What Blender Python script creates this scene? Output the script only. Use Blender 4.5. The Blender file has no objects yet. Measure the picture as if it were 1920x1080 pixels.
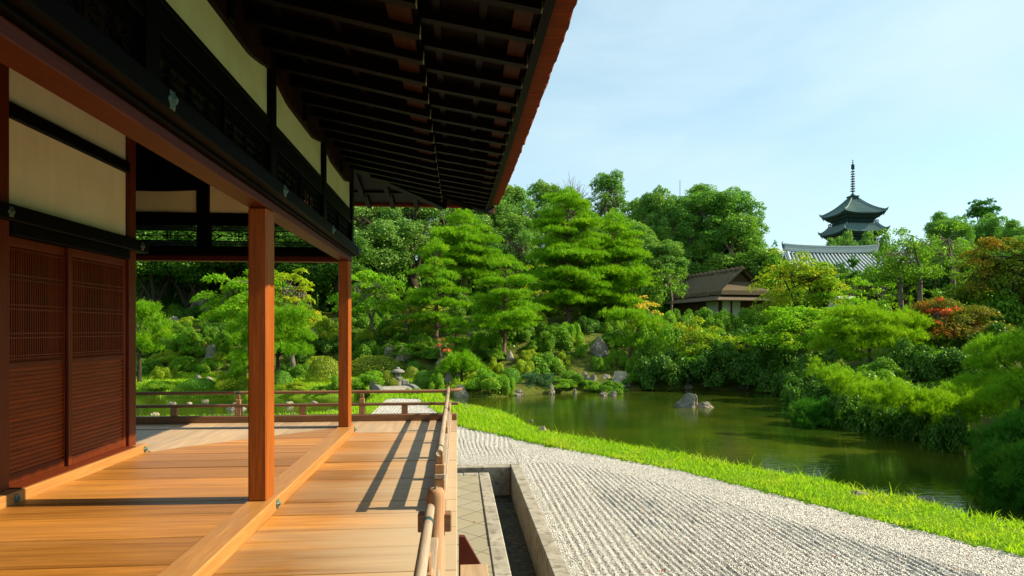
import bpy, math, random
import numpy as np
from math import radians as R, sin, cos, pi
sc = bpy.context.scene
COL = sc.collection
rng = np.random.default_rng(7)
random.seed(5)

# ---------------------------------------------------------------- camera
FPX = 1200.0
PSI = math.atan(103 / FPX)
CP, SP = cos(PSI), sin(PSI)
HC = 2.25
cam_d = bpy.data.cameras.new('camera')
cam = bpy.data.objects.new('camera', cam_d)
COL.objects.link(cam)
cam.location = (0, 0, HC)
cam.rotation_euler = (pi / 2, 0, -PSI)
cam_d.sensor_width = 36
cam_d.lens = FPX / 1920 * 36
cam_d.shift_y = 78 / 1920
cam_d.clip_start = 0.05
cam_d.clip_end = 3000
sc.camera = cam

# ---------------------------------------------------------------- sky, sun, exposure
SUN_EL = R(36.6)
SUN_AZ = R(90)            # the sun stands to the right (+X), a touch to the near side
w = bpy.data.worlds.new('World')
sc.world = w
w.use_nodes = True
nt = w.node_tree
nt.nodes.clear()
def wn(t, **k):
    n = nt.nodes.new(t)
    for a, b in k.items():
        setattr(n, a, b)
    return n
out = wn('ShaderNodeOutputWorld'); bg = wn('ShaderNodeBackground')
sky = wn('ShaderNodeTexSky', sky_type='NISHITA', sun_disc=False, sun_elevation=SUN_EL, sun_rotation=SUN_AZ,
         air_density=1.0, dust_density=0.6, ozone_density=1.6)
tc = wn('ShaderNodeTexCoord')
mp = wn('ShaderNodeMapping'); mp.inputs['Scale'].default_value = (1.3, 1.3, 3.4)
n1 = wn('ShaderNodeTexNoise'); n1.inputs['Scale'].default_value = 1.5; n1.inputs['Detail'].default_value = 7; n1.inputs['Roughness'].default_value = .52
n1.inputs['Distortion'].default_value = .35
cr = wn('ShaderNodeValToRGB')
cr.color_ramp.elements[0].position = .33; cr.color_ramp.elements[0].color = (.30, .30, .30, 1)
cr.color_ramp.elements[1].position = .64; cr.color_ramp.elements[1].color = (.95, .95, .95, 1)
mx = wn('ShaderNodeMix', data_type='RGBA')
mx.inputs[7].default_value = (6.1, 7.9, 8.5, 1)
L = nt.links.new
L(tc.outputs['Generated'], mp.inputs['Vector']); L(mp.outputs['Vector'], n1.inputs['Vector'])
L(n1.outputs['Fac'], cr.inputs['Fac']); L(cr.outputs['Color'], mx.inputs[0])
sv = wn('ShaderNodeVectorMath', operation='MULTIPLY'); sv.inputs[1].default_value = (1.45, 1.75, 1.60)
L(sky.outputs['Color'], sv.inputs[0]); L(sv.outputs[0], mx.inputs[6]); L(mx.outputs[2], bg.inputs['Color'])
bg.inputs['Strength'].default_value = .063
L(bg.outputs['Background'], out.inputs['Surface'])

sd = bpy.data.lights.new('sun', 'SUN'); sd.energy = 5.0; sd.angle = R(.5); sd.color = (1, .88, .66)
so = bpy.data.objects.new('sun', sd); COL.objects.link(so)
so.rotation_euler = (0, pi / 2 - SUN_EL, R(-2))
so.location = (60, 0, 60)

sc.view_settings.view_transform = 'Standard'
sc.view_settings.look = 'None'
sc.view_settings.exposure = 0.95
sc.view_settings.gamma = 1
sc.cycles.max_bounces = 8
sc.cycles.diffuse_bounces = 4
sc.cycles.glossy_bounces = 3
sc.cycles.transmission_bounces = 4
sc.cycles.use_denoising = True

# ---------------------------------------------------------------- picture <-> place
def ray(px, py):
    u = (px - 960) / FPX; v = (618 - py) / FPX
    return (SP + u * CP, CP - u * SP, v)
def atd(px, py, D):
    d = ray(px, py); return (d[0] * D, d[1] * D, HC + d[2] * D)
def atz(px, py, z):
    d = ray(px, py); t = (z - HC) / d[2]; return (d[0] * t, d[1] * t, z)

# ---------------------------------------------------------------- materials
def mat(name):
    m = bpy.data.materials.new(name); m.use_nodes = True
    m.node_tree.nodes.clear()
    return m, m.node_tree
def N(t, typ, **k):
    n = t.nodes.new(typ)
    for a, b in k.items():
        setattr(n, a, b)
    return n
def mixc(t, fac, a, b, blend='MIX'):
    n = N(t, 'ShaderNodeMix', data_type='RGBA', blend_type=blend)
    for i, v in ((0, fac), (6, a), (7, b)):
        if hasattr(v, 'is_linked'):
            t.links.new(v, n.inputs[i])
        elif i == 0:
            n.inputs[0].default_value = v
        else:
            n.inputs[i].default_value = (*v, 1)
    return n.outputs[2]
def noise(t, scale, mapscale=(1, 1, 1), detail=4, rough=.55, dist=0, coord='Object', lo=None, hi=None):
    c = N(t, 'ShaderNodeTexCoord'); m = N(t, 'ShaderNodeMapping'); m.inputs['Scale'].default_value = mapscale
    n = N(t, 'ShaderNodeTexNoise'); n.inputs['Scale'].default_value = scale
    n.inputs['Detail'].default_value = detail; n.inputs['Roughness'].default_value = rough; n.inputs['Distortion'].default_value = dist
    t.links.new(c.outputs[coord], m.inputs['Vector']); t.links.new(m.outputs['Vector'], n.inputs['Vector'])
    o = n.outputs['Fac']
    if lo is not None:
        o = remap(t, o, lo, hi)
    return o
def remap(t, v, lo, hi, a=0, b=1):
    r = N(t, 'ShaderNodeMapRange'); r.clamp = True
    r.inputs[1].default_value = lo; r.inputs[2].default_value = hi; r.inputs[3].default_value = a; r.inputs[4].default_value = b
    t.links.new(v, r.inputs[0]); return r.outputs[0]
def math_(t, op, a, b=None):
    n = N(t, 'ShaderNodeMath', operation=op)
    for i, v in enumerate((a, b)):
        if v is None: continue
        if hasattr(v, 'is_linked'): t.links.new(v, n.inputs[i])
        else: n.inputs[i].default_value = v
    return n.outputs[0]
def island(t):
    return N(t, 'ShaderNodeNewGeometry').outputs['Random Per Island']
def bump(t, h, strength, dist=.01):
    b = N(t, 'ShaderNodeBump'); b.inputs['Strength'].default_value = strength; b.inputs['Distance'].default_value = dist
    t.links.new(h, b.inputs['Height']); return b.outputs['Normal']
def finish(t, col, rough=.7, normal=None, spec=.3, metallic=0):
    p = N(t, 'ShaderNodeBsdfPrincipled'); o = N(t, 'ShaderNodeOutputMaterial')
    if hasattr(col, 'is_linked'): t.links.new(col, p.inputs['Base Color'])
    else: p.inputs['Base Color'].default_value = (*col, 1)
    if hasattr(rough, 'is_linked'): t.links.new(rough, p.inputs['Roughness'])
    else: p.inputs['Roughness'].default_value = rough
    p.inputs['Specular IOR Level'].default_value = spec; p.inputs['Metallic'].default_value = metallic
    if normal is not None: t.links.new(normal, p.inputs['Normal'])
    t.links.new(p.outputs[0], o.inputs[0]); return p

def wood(name, a, b, axis, fine=55, rough=.55, spec=.3, island_amt=.35, stain=None, bumps=.25, grey=None, knots=False):
    """long grain along one axis: a and b are the light and dark tone of the wood itself"""
    m, t = mat(name)
    s1 = [1, 1, 1]; s1[axis] = .045
    s2 = [1, 1, 1]; s2[axis] = .12
    g = noise(t, fine, s1, 6, .7, .6, lo=.36, hi=.64)
    g2 = noise(t, 7, s2, 4, .55, 1.2, lo=.3, hi=.72)
    c = mixc(t, g, a, b)
    c = mixc(t, math_(t, 'MULTIPLY', g2, .6), c, tuple(x * .55 for x in a))
    i = island(t)
    br = remap(t, i, 0, 1, 1 - island_amt, 1 + island_amt * .35)
    vm = N(t, 'ShaderNodeVectorMath', operation='SCALE'); t.links.new(c, vm.inputs[0]); t.links.new(br, vm.inputs['Scale'])
    c = vm.outputs[0]
    if stain is not None:
        st = noise(t, 1.1, s2, 5, .6, .5, lo=.48, hi=.68)
        c = mixc(t, math_(t, 'MULTIPLY', st, .7), c, stain)
    if knots:                            # dark cracks and scuffs along the grain
        ck = noise(t, 30, s1, 6, .75, 1.0, lo=.60, hi=.70)
        c = mixc(t, math_(t, 'MULTIPLY', ck, .55), c, tuple(x * .33 for x in b))
        sc2 = noise(t, 2.6, (1, 1, 1), 5, .7, 1.0, lo=.60, hi=.74)
        c = mixc(t, math_(t, 'MULTIPLY', sc2, .38), c, tuple(x * .5 for x in a))
    if grey is not None:                 # rain-greyed streaks toward the open edge (x = 0)
        tcx = N(t, 'ShaderNodeTexCoord'); sx = N(t, 'ShaderNodeSeparateXYZ'); t.links.new(tcx.outputs['Object'], sx.inputs[0])
        st = noise(t, 9, s1, 5, .7, .8, lo=.25, hi=.75)
        w_ = math_(t, 'ADD', remap(t, sx.outputs['X'], -1.25, -.12, -.35, .85), math_(t, 'MULTIPLY', st, .5))
        w_ = remap(t, w_, .1, .9, 0, .85)
        c = mixc(t, w_, c, grey)
    finish(t, c, rough, bump(t, g, bumps, .002), spec)
    return m
M = {}
M['floor'] = wood('floor_wood', (0.5714, 0.2386, 0.03806), (0.2726, 0.09313, 0.01138), 0, fine=20, stain=(.40, .19, .06), rough=.45, spec=.3, island_amt=.42, knots=True)
M['floor_y'] = wood('floor_wood_weathered', (0.5742, 0.3915, 0.2262), (0.4089, 0.2697, 0.1479), 1, fine=24, stain=(.34, .24, .15), rough=.5, island_amt=.22)
M['walk'] = wood('walkway_wood', (0.5873, 0.2564, 0.0444), (0.2831, 0.1065, 0.01534), 0, fine=20, stain=(.36, .25, .14), rough=.48, island_amt=.45, grey=(.46, .35, .22), knots=True)
M['thr'] = wood('threshold_wood', (0.4884, 0.2331, 0.0624), (0.363, 0.148, 0.0336), 1, rough=.45, island_amt=.1)
M['post'] = wood('post_wood', (0.4227, 0.1076, 0.00864), (0.237, 0.05049, 0.00432), 2, fine=40, rough=.45, island_amt=.1, bumps=.4, knots=True)
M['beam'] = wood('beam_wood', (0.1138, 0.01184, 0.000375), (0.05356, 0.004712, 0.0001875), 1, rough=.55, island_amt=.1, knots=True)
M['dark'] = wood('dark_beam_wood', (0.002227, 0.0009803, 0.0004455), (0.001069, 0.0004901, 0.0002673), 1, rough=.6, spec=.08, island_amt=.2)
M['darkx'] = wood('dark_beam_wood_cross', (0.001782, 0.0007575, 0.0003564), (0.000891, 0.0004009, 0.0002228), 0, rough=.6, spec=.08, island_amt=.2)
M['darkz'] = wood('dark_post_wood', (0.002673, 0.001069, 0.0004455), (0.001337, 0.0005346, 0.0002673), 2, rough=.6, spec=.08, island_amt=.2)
M['door'] = wood('door_wood', (0.189, 0.03192, 0.00315), (0.1008, 0.01596, 0.00189), 2, rough=.45, island_amt=.3)
M['doory'] = wood('door_slat_wood', (0.3276, 0.05985, 0.00567), (0.1638, 0.02693, 0.00315), 1, rough=.45, island_amt=.35)
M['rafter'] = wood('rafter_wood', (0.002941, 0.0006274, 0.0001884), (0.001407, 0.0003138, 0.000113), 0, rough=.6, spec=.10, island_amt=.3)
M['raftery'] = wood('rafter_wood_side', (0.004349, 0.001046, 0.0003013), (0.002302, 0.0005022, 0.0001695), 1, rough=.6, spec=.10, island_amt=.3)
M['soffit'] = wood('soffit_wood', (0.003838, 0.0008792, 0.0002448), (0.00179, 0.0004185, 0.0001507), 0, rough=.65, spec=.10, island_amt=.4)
M['bark'] = wood('bark_edge', (0.1855, 0.03872, 0.01065), (0.08184, 0.01694, 0.005808), 0, fine=30, rough=.85, spec=.1, island_amt=.2, bumps=1)
M['raily'] = wood('rail_wood', (.47, .37, .265), (.27, .195, .125), 1, rough=.65, stain=(.26, .15, .08), island_amt=.15, knots=True)
M['railx'] = wood('rail_wood_cross', (0.297, 0.1568, 0.07838), (0.1815, 0.0825, 0.03712), 0, rough=.65, island_amt=.15)
M['railz'] = wood('rail_post_wood', (0.4744, 0.2682, 0.1337), (0.3094, 0.1502, 0.06683), 2, rough=.65, island_amt=.2)
M['curve'] = wood('curved_beam_wood', (.030, .009, .004), (.015, .005, .002), 1, rough=.6, spec=.08)
M['purlin'] = wood('eave_purlin_wood', (0.0425, 0.012, 0.004), (0.02, 0.0055, 0.002), 1, rough=.6, spec=.08)
M['tip'] = wood('rafter_end_paint', (0.31, 0.29, 0.17), (0.225, 0.21, 0.12), 2, rough=.7)

def simple(name, a, b, scale=4, rough=.8, detail=5, bs=.3, bd=.01, spec=.2, lo=.35, hi=.68, metallic=0, c3=None, s3=20):
    m, t = mat(name)
    n = noise(t, scale, detail=detail, lo=lo, hi=hi)
    c = mixc(t, n, a, b)
    if c3 is not None:
        c = mixc(t, noise(t, s3, detail=3, lo=.52, hi=.66), c, c3)
    finish(t, c, rough, bump(t, noise(t, scale * 6, detail=4), bs, bd), spec, metallic)
    return m
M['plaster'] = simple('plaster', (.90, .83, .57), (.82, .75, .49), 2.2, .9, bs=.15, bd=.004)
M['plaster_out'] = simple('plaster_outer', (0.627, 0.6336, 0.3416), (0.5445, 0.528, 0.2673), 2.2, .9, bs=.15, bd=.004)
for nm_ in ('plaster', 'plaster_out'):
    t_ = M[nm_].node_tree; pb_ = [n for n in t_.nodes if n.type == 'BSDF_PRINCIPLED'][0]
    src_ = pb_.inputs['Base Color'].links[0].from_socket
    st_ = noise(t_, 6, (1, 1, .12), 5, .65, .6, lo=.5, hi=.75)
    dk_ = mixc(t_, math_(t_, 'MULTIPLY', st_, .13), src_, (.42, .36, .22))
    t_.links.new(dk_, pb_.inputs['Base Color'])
M['paper'] = simple('paper', (0.372, 0.396, 0.372), (0.33, 0.348, 0.324), 3, .9)
M['bronze'] = simple('bronze_fitting', (.10, .17, .14), (.05, .09, .07), 40, .5, spec=.5, metallic=.5)
M['copper'] = simple('copper_band', (.045, .10, .085), (.02, .045, .04), 60, .5, bs=.6, spec=.5, metallic=.4)
M['stone'] = simple('kerb_stone', (0.345, 0.315, 0.255), (0.225, 0.2025, 0.1575), 3, .9, bs=.5, c3=(.17, .15, .11), s3=9)
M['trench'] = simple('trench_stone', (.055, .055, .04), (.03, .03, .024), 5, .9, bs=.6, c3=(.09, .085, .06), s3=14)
M['rock'] = simple('rock_grey', (0.2275, 0.2062, 0.159), (0.1138, 0.1093, 0.09039), 2.2, .9, bs=.9, bd=.04, c3=(.36, .29, .20), s3=3)
M['rock_light'] = simple('rock_light', (0.4284, 0.358, 0.255), (0.257, 0.2203, 0.1594), 2.5, .9, bs=.9, bd=.04, c3=(.24, .22, .18), s3=4)
M['rock_moss'] = simple('rock_moss', (.10, .10, .06), (.07, .10, .02), 2.5, .95, bs=.9, bd=.04, c3=(.20, .19, .16), s3=3)
M['granite'] = simple('granite', (0.2205, 0.21, 0.1785), (0.147, 0.1417, 0.1207), 12, .9, bs=.4, c3=(.19, .19, .16), s3=30)
M['trunk'] = simple('bark_grey', (0.225, 0.1875, 0.135), (0.0975, 0.078, 0.057), 9, .95, bs=1, bd=.03)
M['trunk_red'] = simple('bark_pine', (0.187, 0.105, 0.069), (0.085, 0.05, 0.0368), 8, .95, bs=1, bd=.03)
M['trunk_dark'] = simple('bark_dark', (.06, .045, .03), (.03, .024, .016), 8, .95, bs=1, bd=.03)
M['thatch'] = wood('thatch', (0.189, 0.1446, 0.09104), (0.07995, 0.06196, 0.03902), 1, fine=40, rough=.95, spec=.05, bumps=1)
M['shingle'] = wood('shingle', (0.1913, 0.1482, 0.09563), (0.1052, 0.0765, 0.04781), 1, fine=30, rough=.9, spec=.1, bumps=.8)
M['brownwall'] = simple('brown_wall', (.10, .055, .025), (.06, .03, .015), 3, .9)
M['white'] = simple('white_paper', (.40, .42, .33), (.34, .36, .28), 3, .9)
M['tile'] = simple('grey_tile', (.11, .14, .15), (.07, .09, .10), 3, .5, spec=.5)
M['tile_pale'] = simple('pale_tile_ridge', (.46, .53, .53), (.34, .40, .40), 6, .6, spec=.4)
M['redwall'] = simple('red_wall', (0.2592, 0.054, 0.036), (0.18, 0.036, 0.0252), 3, .8)
M['pagoda_wood'] = simple('pagoda_wood', (.022, .048, .046), (.014, .034, .034), 3, .9)
M['pagoda_tile'] = simple('pagoda_tile', (0.1445, 0.2295, 0.2125), (0.085, 0.1496, 0.1445), 6, .7)
M['pagoda_metal'] = simple('pagoda_metal', (.030, .075, .065), (.02, .05, .045), 6, .6)
M['white_wall'] = simple('white_wall', (0.5184, 0.5328, 0.5184), (0.432, 0.4464, 0.432), 3, .9)

def leafmat(name, a, b, c=None, camt=.5, trans=.38, glos=.06, cl=1.2, grough=.45):
    """a..b across leaves, c a third leaf colour that comes in sprays"""
    m, t = mat(name)
    i = island(t)
    col = mixc(t, i, a, b)
    if c is not None:
        sp = noise(t, cl, detail=3, lo=.5, hi=.66)
        col = mixc(t, math_(t, 'MULTIPLY', sp, camt), col, c)
    d = N(t, 'ShaderNodeBsdfDiffuse'); tr = N(t, 'ShaderNodeBsdfTranslucent'); g = N(t, 'ShaderNodeBsdfGlossy')
    g.inputs['Roughness'].default_value = grough; g.inputs['Color'].default_value = (.55, .75, .38, 1)
    t.links.new(col, d.inputs[0])
    tcol = mixc(t, .55, col, (1.0, 1.0, .12), 'MULTIPLY')
    sc_ = N(t, 'ShaderNodeVectorMath', operation='SCALE'); t.links.new(tcol, sc_.inputs[0]); sc_.inputs['Scale'].default_value = 2.0
    t.links.new(sc_.outputs[0], tr.inputs[0])
    m1 = N(t, 'ShaderNodeMixShader'); m1.inputs[0].default_value = trans
    t.links.new(d.outputs[0], m1.inputs[1]); t.links.new(tr.outputs[0], m1.inputs[2])
    m2 = N(t, 'ShaderNodeMixShader'); m2.inputs[0].default_value = glos
    t.links.new(m1.outputs[0], m2.inputs[1]); t.links.new(g.outputs[0], m2.inputs[2])
    o = N(t, 'ShaderNodeOutputMaterial'); t.links.new(m2.outputs[0], o.inputs[0])
    return m
M['pine'] = leafmat('pine_needles', (0.071, 0.197, 0.006), (0.174, 0.357, 0.009), (.25, .40, .012), .7, .36, .02)
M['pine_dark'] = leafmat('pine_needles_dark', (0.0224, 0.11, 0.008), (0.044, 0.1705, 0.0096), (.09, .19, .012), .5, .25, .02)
M['pine_bright'] = leafmat('pine_needles_bright', (0.097, 0.229, 0.005), (0.219, 0.374, 0.008), (.24, .36, .012), .6, .34, .02)
M['pine_blue'] = leafmat('pine_needles_blue', (.045, .12, .05), (.085, .18, .075), None, .5, .2, .03)
M['maple'] = leafmat('maple_leaves', (0.083, 0.232, 0.008), (0.197, 0.385, 0.012), (.30, .37, .016), .6, .42, .02)
M['maple_gold'] = leafmat('maple_leaves_gold', (0.177, 0.292, 0.011), (0.319, 0.385, 0.013), (.52, .33, .03), .8, .42, .02, cl=.9)
M['maple_orange'] = leafmat('maple_leaves_orange', (.44, .30, .035), (.54, .40, .05), (.28, .32, .02), .8, .42, .02)
M['maple_red'] = leafmat('maple_leaves_red', (.52, .065, .03), (.42, .13, .03), (.30, .05, .02), .5, .35, .02)
M['maple_rust'] = leafmat('maple_leaves_rust', (.085, .120, .012), (.16, .15, .015), (.36, .085, .018), .85, .35, .02, cl=.8)
M['maple_turning'] = leafmat('maple_leaves_turning', (.070, .135, .012), (.13, .18, .014), (.34, .14, .018), .65, .35, .02, cl=.45)
M['maple_lime'] = leafmat('maple_leaves_lime', (0.111, 0.216, 0.010), (0.229, 0.331, 0.013), (.46, .35, .025), .55, .42, .02, cl=.9)
M['leaf'] = leafmat('broad_leaves', (0.057, 0.163, 0.008), (0.147, 0.295, 0.014), (.19, .30, .02), .6, .34, .04, cl=.6)
M['leaf_grey'] = leafmat('glossy_grey_leaves', (0.062, 0.163, 0.025), (0.168, 0.306, 0.060), (.20, .32, .05), .5, .30, .05, cl=.5)
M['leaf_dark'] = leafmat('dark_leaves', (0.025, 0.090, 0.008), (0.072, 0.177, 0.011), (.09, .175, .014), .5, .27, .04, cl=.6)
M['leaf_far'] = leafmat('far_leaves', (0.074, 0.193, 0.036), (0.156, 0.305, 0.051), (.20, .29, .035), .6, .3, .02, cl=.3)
M['leaf_dome'] = leafmat('dome_leaves', (0.050, 0.167, 0.025), (0.149, 0.315, 0.042), (.17, .29, .03), .6, .32, .03, cl=.35)
M['azalea'] = leafmat('azalea_leaves', (0.083, 0.222, 0.011), (0.187, 0.363, 0.019), (.28, .35, .03), .6, .36, .03, cl=2)
M['azalea_y'] = leafmat('azalea_yellow_leaves', (.18, .29, .014), (.31, .39, .022), (.38, .37, .03), .6, .38, .03, cl=2)
M['clipped'] = leafmat('clipped_leaves', (0.053, 0.179, 0.010), (0.109, 0.278, 0.016), (.20, .29, .02), .5, .3, .05, cl=3)
M['clipped_y'] = leafmat('clipped_leaves_olive', (.14, .22, .014), (.24, .285, .022), (.32, .30, .04), .6, .3, .04, cl=3)
M['grass'] = leafmat('grass_blades', (.15, .30, .010), (.28, .42, .016), (.36, .40, .04), .6, .45, .02, cl=1.2)
M['twig'] = simple('bare_twigs', (.20, .18, .14), (.12, .10, .08), 5, .9)

# ---------------------------------------------------------------- mesh helpers
class MB:
    def __init__(s):
        s.v = []; s.f4 = []; s.f3 = []; s.n = 0
    def add(s, V, F):
        V = np.asarray(V, float).reshape(-1, 3); F = np.asarray(F, int)
        (s.f4 if F.shape[1] == 4 else s.f3).append(F + s.n)
        s.v.append(V); s.n += len(V); return s
    def box(s, x0, x1, y0, y1, z0, z1):
        V = [(x, y, z) for z in (z0, z1) for y in (y0, y1) for x in (x0, x1)]
        return s.add(V, [(0, 2, 3, 1), (4, 5, 7, 6), (0, 1, 5, 4), (2, 6, 7, 3), (0, 4, 6, 2), (1, 3, 7, 5)])
    def bbox(s, x0, x1, y0, y1, z0, z1, b=.006):
        """box with chamfered edges"""
        b = min(b, .45 * min(x1 - x0, y1 - y0, z1 - z0))
        X = (x0, x1); Y = (y0, y1); Z = (z0, z1)
        V = []; idx = {}
        for i in (0, 1):
            for j in (0, 1):
                for k in (0, 1):
                    sx, sy, sz = (b if i == 0 else -b), (b if j == 0 else -b), (b if k == 0 else -b)
                    for a in range(3):
                        p = [X[i] + sx, Y[j] + sy, Z[k] + sz]
                        p[a] = (X[i], Y[j], Z[k])[a]
                        idx[i, j, k, a] = len(V); V.append(p)
        Q = []; T = []
        for a in range(3):
            o = [q for q in range(3) if q != a]
            for e in (0, 1):
                loop = []
                for u, v_ in ((0, 0), (1, 0), (1, 1), (0, 1)):
                    c = [0, 0, 0]; c[a] = e; c[o[0]] = u; c[o[1]] = v_
                    loop.append(idx[(*c, a)])
                Q.append(loop)
            for u in (0, 1):
                for v_ in (0, 1):
                    c0 = [0, 0, 0]; c1 = [0, 0, 0]; c1[a] = 1
                    for c in (c0, c1): c[o[0]] = u; c[o[1]] = v_
                    Q.append([idx[(*c0, o[0])], idx[(*c1, o[0])], idx[(*c1, o[1])], idx[(*c0, o[1])]])
        for i in (0, 1):
            for j in (0, 1):
                for k in (0, 1):
                    T.append([idx[i, j, k, 0], idx[i, j, k, 1], idx[i, j, k, 2]])
        n0 = s.n
        s.add(V, Q); s.f3.append(np.array(T) + n0); return s
    def tube(s, pts, rad, n=8, cap=True):
        P = np.asarray(pts, float); k = len(P)
        rad = np.full(k, rad, float) if np.isscalar(rad) else np.asarray(rad, float)
        T = np.gradient(P, axis=0); T /= np.linalg.norm(T, axis=1)[:, None] + 1e-9
        ref = np.array([0., 0, 1]) if abs(T[:, 2]).mean() < .8 else np.array([1., 0, 0])
        U = np.cross(T, ref); U /= np.linalg.norm(U, axis=1)[:, None] + 1e-9
        W = np.cross(T, U)
        a = np.linspace(0, 2 * pi, n, endpoint=False)
        V = P[:, None, :] + rad[:, None, None] * (np.cos(a)[None, :, None] * U[:, None, :] + np.sin(a)[None, :, None] * W[:, None, :])
        F = []
        for i in range(k - 1):
            for j in range(n):
                F.append((i * n + j, i * n + (j + 1) % n, (i + 1) * n + (j + 1) % n, (i + 1) * n + j))
        n0 = s.n
        s.add(V.reshape(-1, 3), F)
        if cap:
            for i in (0, k - 1):
                c = s.n; s.add([P[i]], np.zeros((0, 4), int).reshape(0, 4))
                s.f3.append(np.array([(n0 + i * n + j, n0 + i * n + (j + 1) % n, c) for j in range(n)]))
        return s
    def prism(s, poly, axis, a0, a1):
        """polygon of 2D points extruded along an axis; other axes in order"""
        k = len(poly); o = [q for q in range(3) if q != axis]
        V = []
        for a in (a0, a1):
            for p in poly:
                c = [0, 0, 0]; c[axis] = a; c[o[0]] = p[0]; c[o[1]] = p[1]; V.append(c)
        n0 = s.n
        s.add(V, [(i, (i + 1) % k, k + (i + 1) % k, k + i) for i in range(k)])
        for base in (0, k):
            s.f3.append(np.array([(n0 + base, n0 + base + i, n0 + base + i + 1) for i in range(1, k - 1)]))
        return s
    def build(s, name, m=None, parent=None, smooth=False, loc=None):
        V = np.concatenate(s.v) if s.v else np.zeros((0, 3))
        me = bpy.data.meshes.new(name)
        f3 = np.concatenate(s.f3) if s.f3 else np.zeros((0, 3), int)
        f4 = np.concatenate(s.f4) if s.f4 else np.zeros((0, 4), int)
        me.vertices.add(len(V)); me.vertices.foreach_set('co', V.astype(np.float32).ravel())
        nl = len(f3) * 3 + len(f4) * 4
        me.loops.add(nl); me.loops.foreach_set('vertex_index', np.concatenate([f4.ravel(), f3.ravel()]).astype(np.int32))
        me.polygons.add(len(f3) + len(f4))
        tot = np.concatenate([np.full(len(f4), 4), np.full(len(f3), 3)]).astype(np.int32)
        st = np.concatenate([[0], np.cumsum(tot)[:-1]]).astype(np.int32) if len(tot) else tot
        me.polygons.foreach_set('loop_start', st); me.polygons.foreach_set('loop_total', tot)
        me.polygons.foreach_set('use_smooth', np.full(len(tot), bool(smooth)))
        me.update(calc_edges=True); me.validate()
        if m is not None: me.materials.append(M[m] if isinstance(m, str) else m)
        o = bpy.data.objects.new(name, me); COL.objects.link(o)
        if parent is not None: o.parent = parent
        if loc is not None: o.location = loc
        return o
def fixn(o):
    import bmesh
    b = bmesh.new(); b.from_mesh(o.data); bmesh.ops.recalc_face_normals(b, faces=b.faces); b.to_mesh(o.data); b.free(); return o
def tag(o, label=None, cat=None, group=None, kind=None):
    if label: o['label'] = label
    if cat: o['category'] = cat
    if group: o['group'] = group
    if kind: o['kind'] = kind
    return o
def empty(name, loc=(0, 0, 0), rz=0, label=None, cat=None, group=None):
    o = bpy.data.objects.new(name, None); COL.objects.link(o); o.empty_display_size = .3
    o.location = loc; o.rotation_euler = (0, 0, rz)
    return tag(o, label, cat, group)
def part_copy(o, parent, loc=None):
    mpi = o.matrix_parent_inverse.copy()
    c = o.copy(); COL.objects.link(c); c.parent = parent; c.matrix_parent_inverse = mpi
    if loc is not None: c.location = loc
    return c
def copy_thing(src, name, loc, rz=0, s=(1, 1, 1)):
    c = src.copy(); c.name = name; COL.objects.link(c); c.location = loc; c.rotation_euler = (0, 0, rz); c.scale = s
    for k in ('label', 'category', 'group'):
        if k in c: del c[k]
    for ch in src.children:
        d = ch.copy(); COL.objects.link(d); d.parent = c
    return c
# ================================================================ GROUND
def poly_sd(x, y, P):
    """signed distance to a closed polygon, negative inside"""
    P = np.asarray(P); Q = np.roll(P, -1, axis=0)
    x = np.asarray(x, float); y = np.asarray(y, float)
    d = np.full(x.shape, 1e9); ins = np.zeros(x.shape, bool)
    for (ax, ay), (bx, by) in zip(P, Q):
        ex, ey = bx - ax, by - ay
        t = np.clip(((x - ax) * ex + (y - ay) * ey) / (ex * ex + ey * ey + 1e-12), 0, 1)
        d = np.minimum(d, np.hypot(x - ax - t * ex, y - ay - t * ey))
        c = ((ay > y) != (by > y)) & (x < (bx - ax) * (y - ay) / (by - ay + 1e-12) + ax)
        ins ^= c
    return np.where(ins, -d, d)
def smooth_poly(P, it=2):
    P = np.asarray(P, float)
    for _ in range(it):
        Q = np.roll(P, -1, axis=0)
        P = np.stack([.75 * P + .25 * Q, .25 * P + .75 * Q], 1).reshape(-1, 2)
    return P
def sst(a, b, x):
    t = np.clip((x - a) / (b - a), 0, 1); return t * t * (3 - 2 * t)
WZ = -.35
near_px = [(1850, 975), (1750, 945), (1650, 930), (1560, 905), (1400, 880), (1280, 855), (1150, 832), (1040, 815), (1010, 800), (985, 785),
           (930, 772), (870, 762), (845, 754), (790, 751), (700, 753), (640, 772), (560, 786), (270, 788)]
far_px = [(270, 744), (350, 746), (440, 744), (500, 747), (650, 746), (720, 738), (790, 738), (850, 744), (935, 746), (1000, 742), (1060, 739),
          (1130, 736), (1250, 732), (1400, 733), (1480, 739), (1495, 748), (1490, 765), (1480, 785), (1560, 790), (1640, 800), (1720, 810),
          (1810, 816), (1830, 860), (1840, 920)]
POND = [atz(*p, -.10 if p[0] > 850 or p[0] < 650 else WZ)[:2] for p in near_px] + [(-14, 15.5), (-16, 22), (-15, 26.5)] + [atz(*p, WZ)[:2] for p in far_px] + \
       [(10.2, 9.0), (12, 7.5), (14, 5), (11, 3), (8.2, 4.5), (7.4, 6.5)]
POND = smooth_poly(POND)
grav_px = [(1920, 1045), (1750, 1003), (1600, 966), (1430, 922), (1280, 885), (1130, 856), (1000, 832), (930, 815), (880, 805), (858, 798), (820, 775), (785, 748),
           (725, 748), (697, 775)]
GRAV = [(6.6, -6), (6.5, 2), (6.2, 4.2)] + [atz(*p, 0)[:2] for p in grav_px] + [(-2.6, 14.7), (-4.5, 12.5), (-9, 12.0), (-9, 10.6), (1.0, 10.6), (1.0, -6)]
GRAV = np.array(GRAV)
Dh_px = [-600, 0, 265, 700, 850, 1000, 1300, 1480, 1500, 1560, 1700, 1830, 1900, 2000, 2400]
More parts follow.
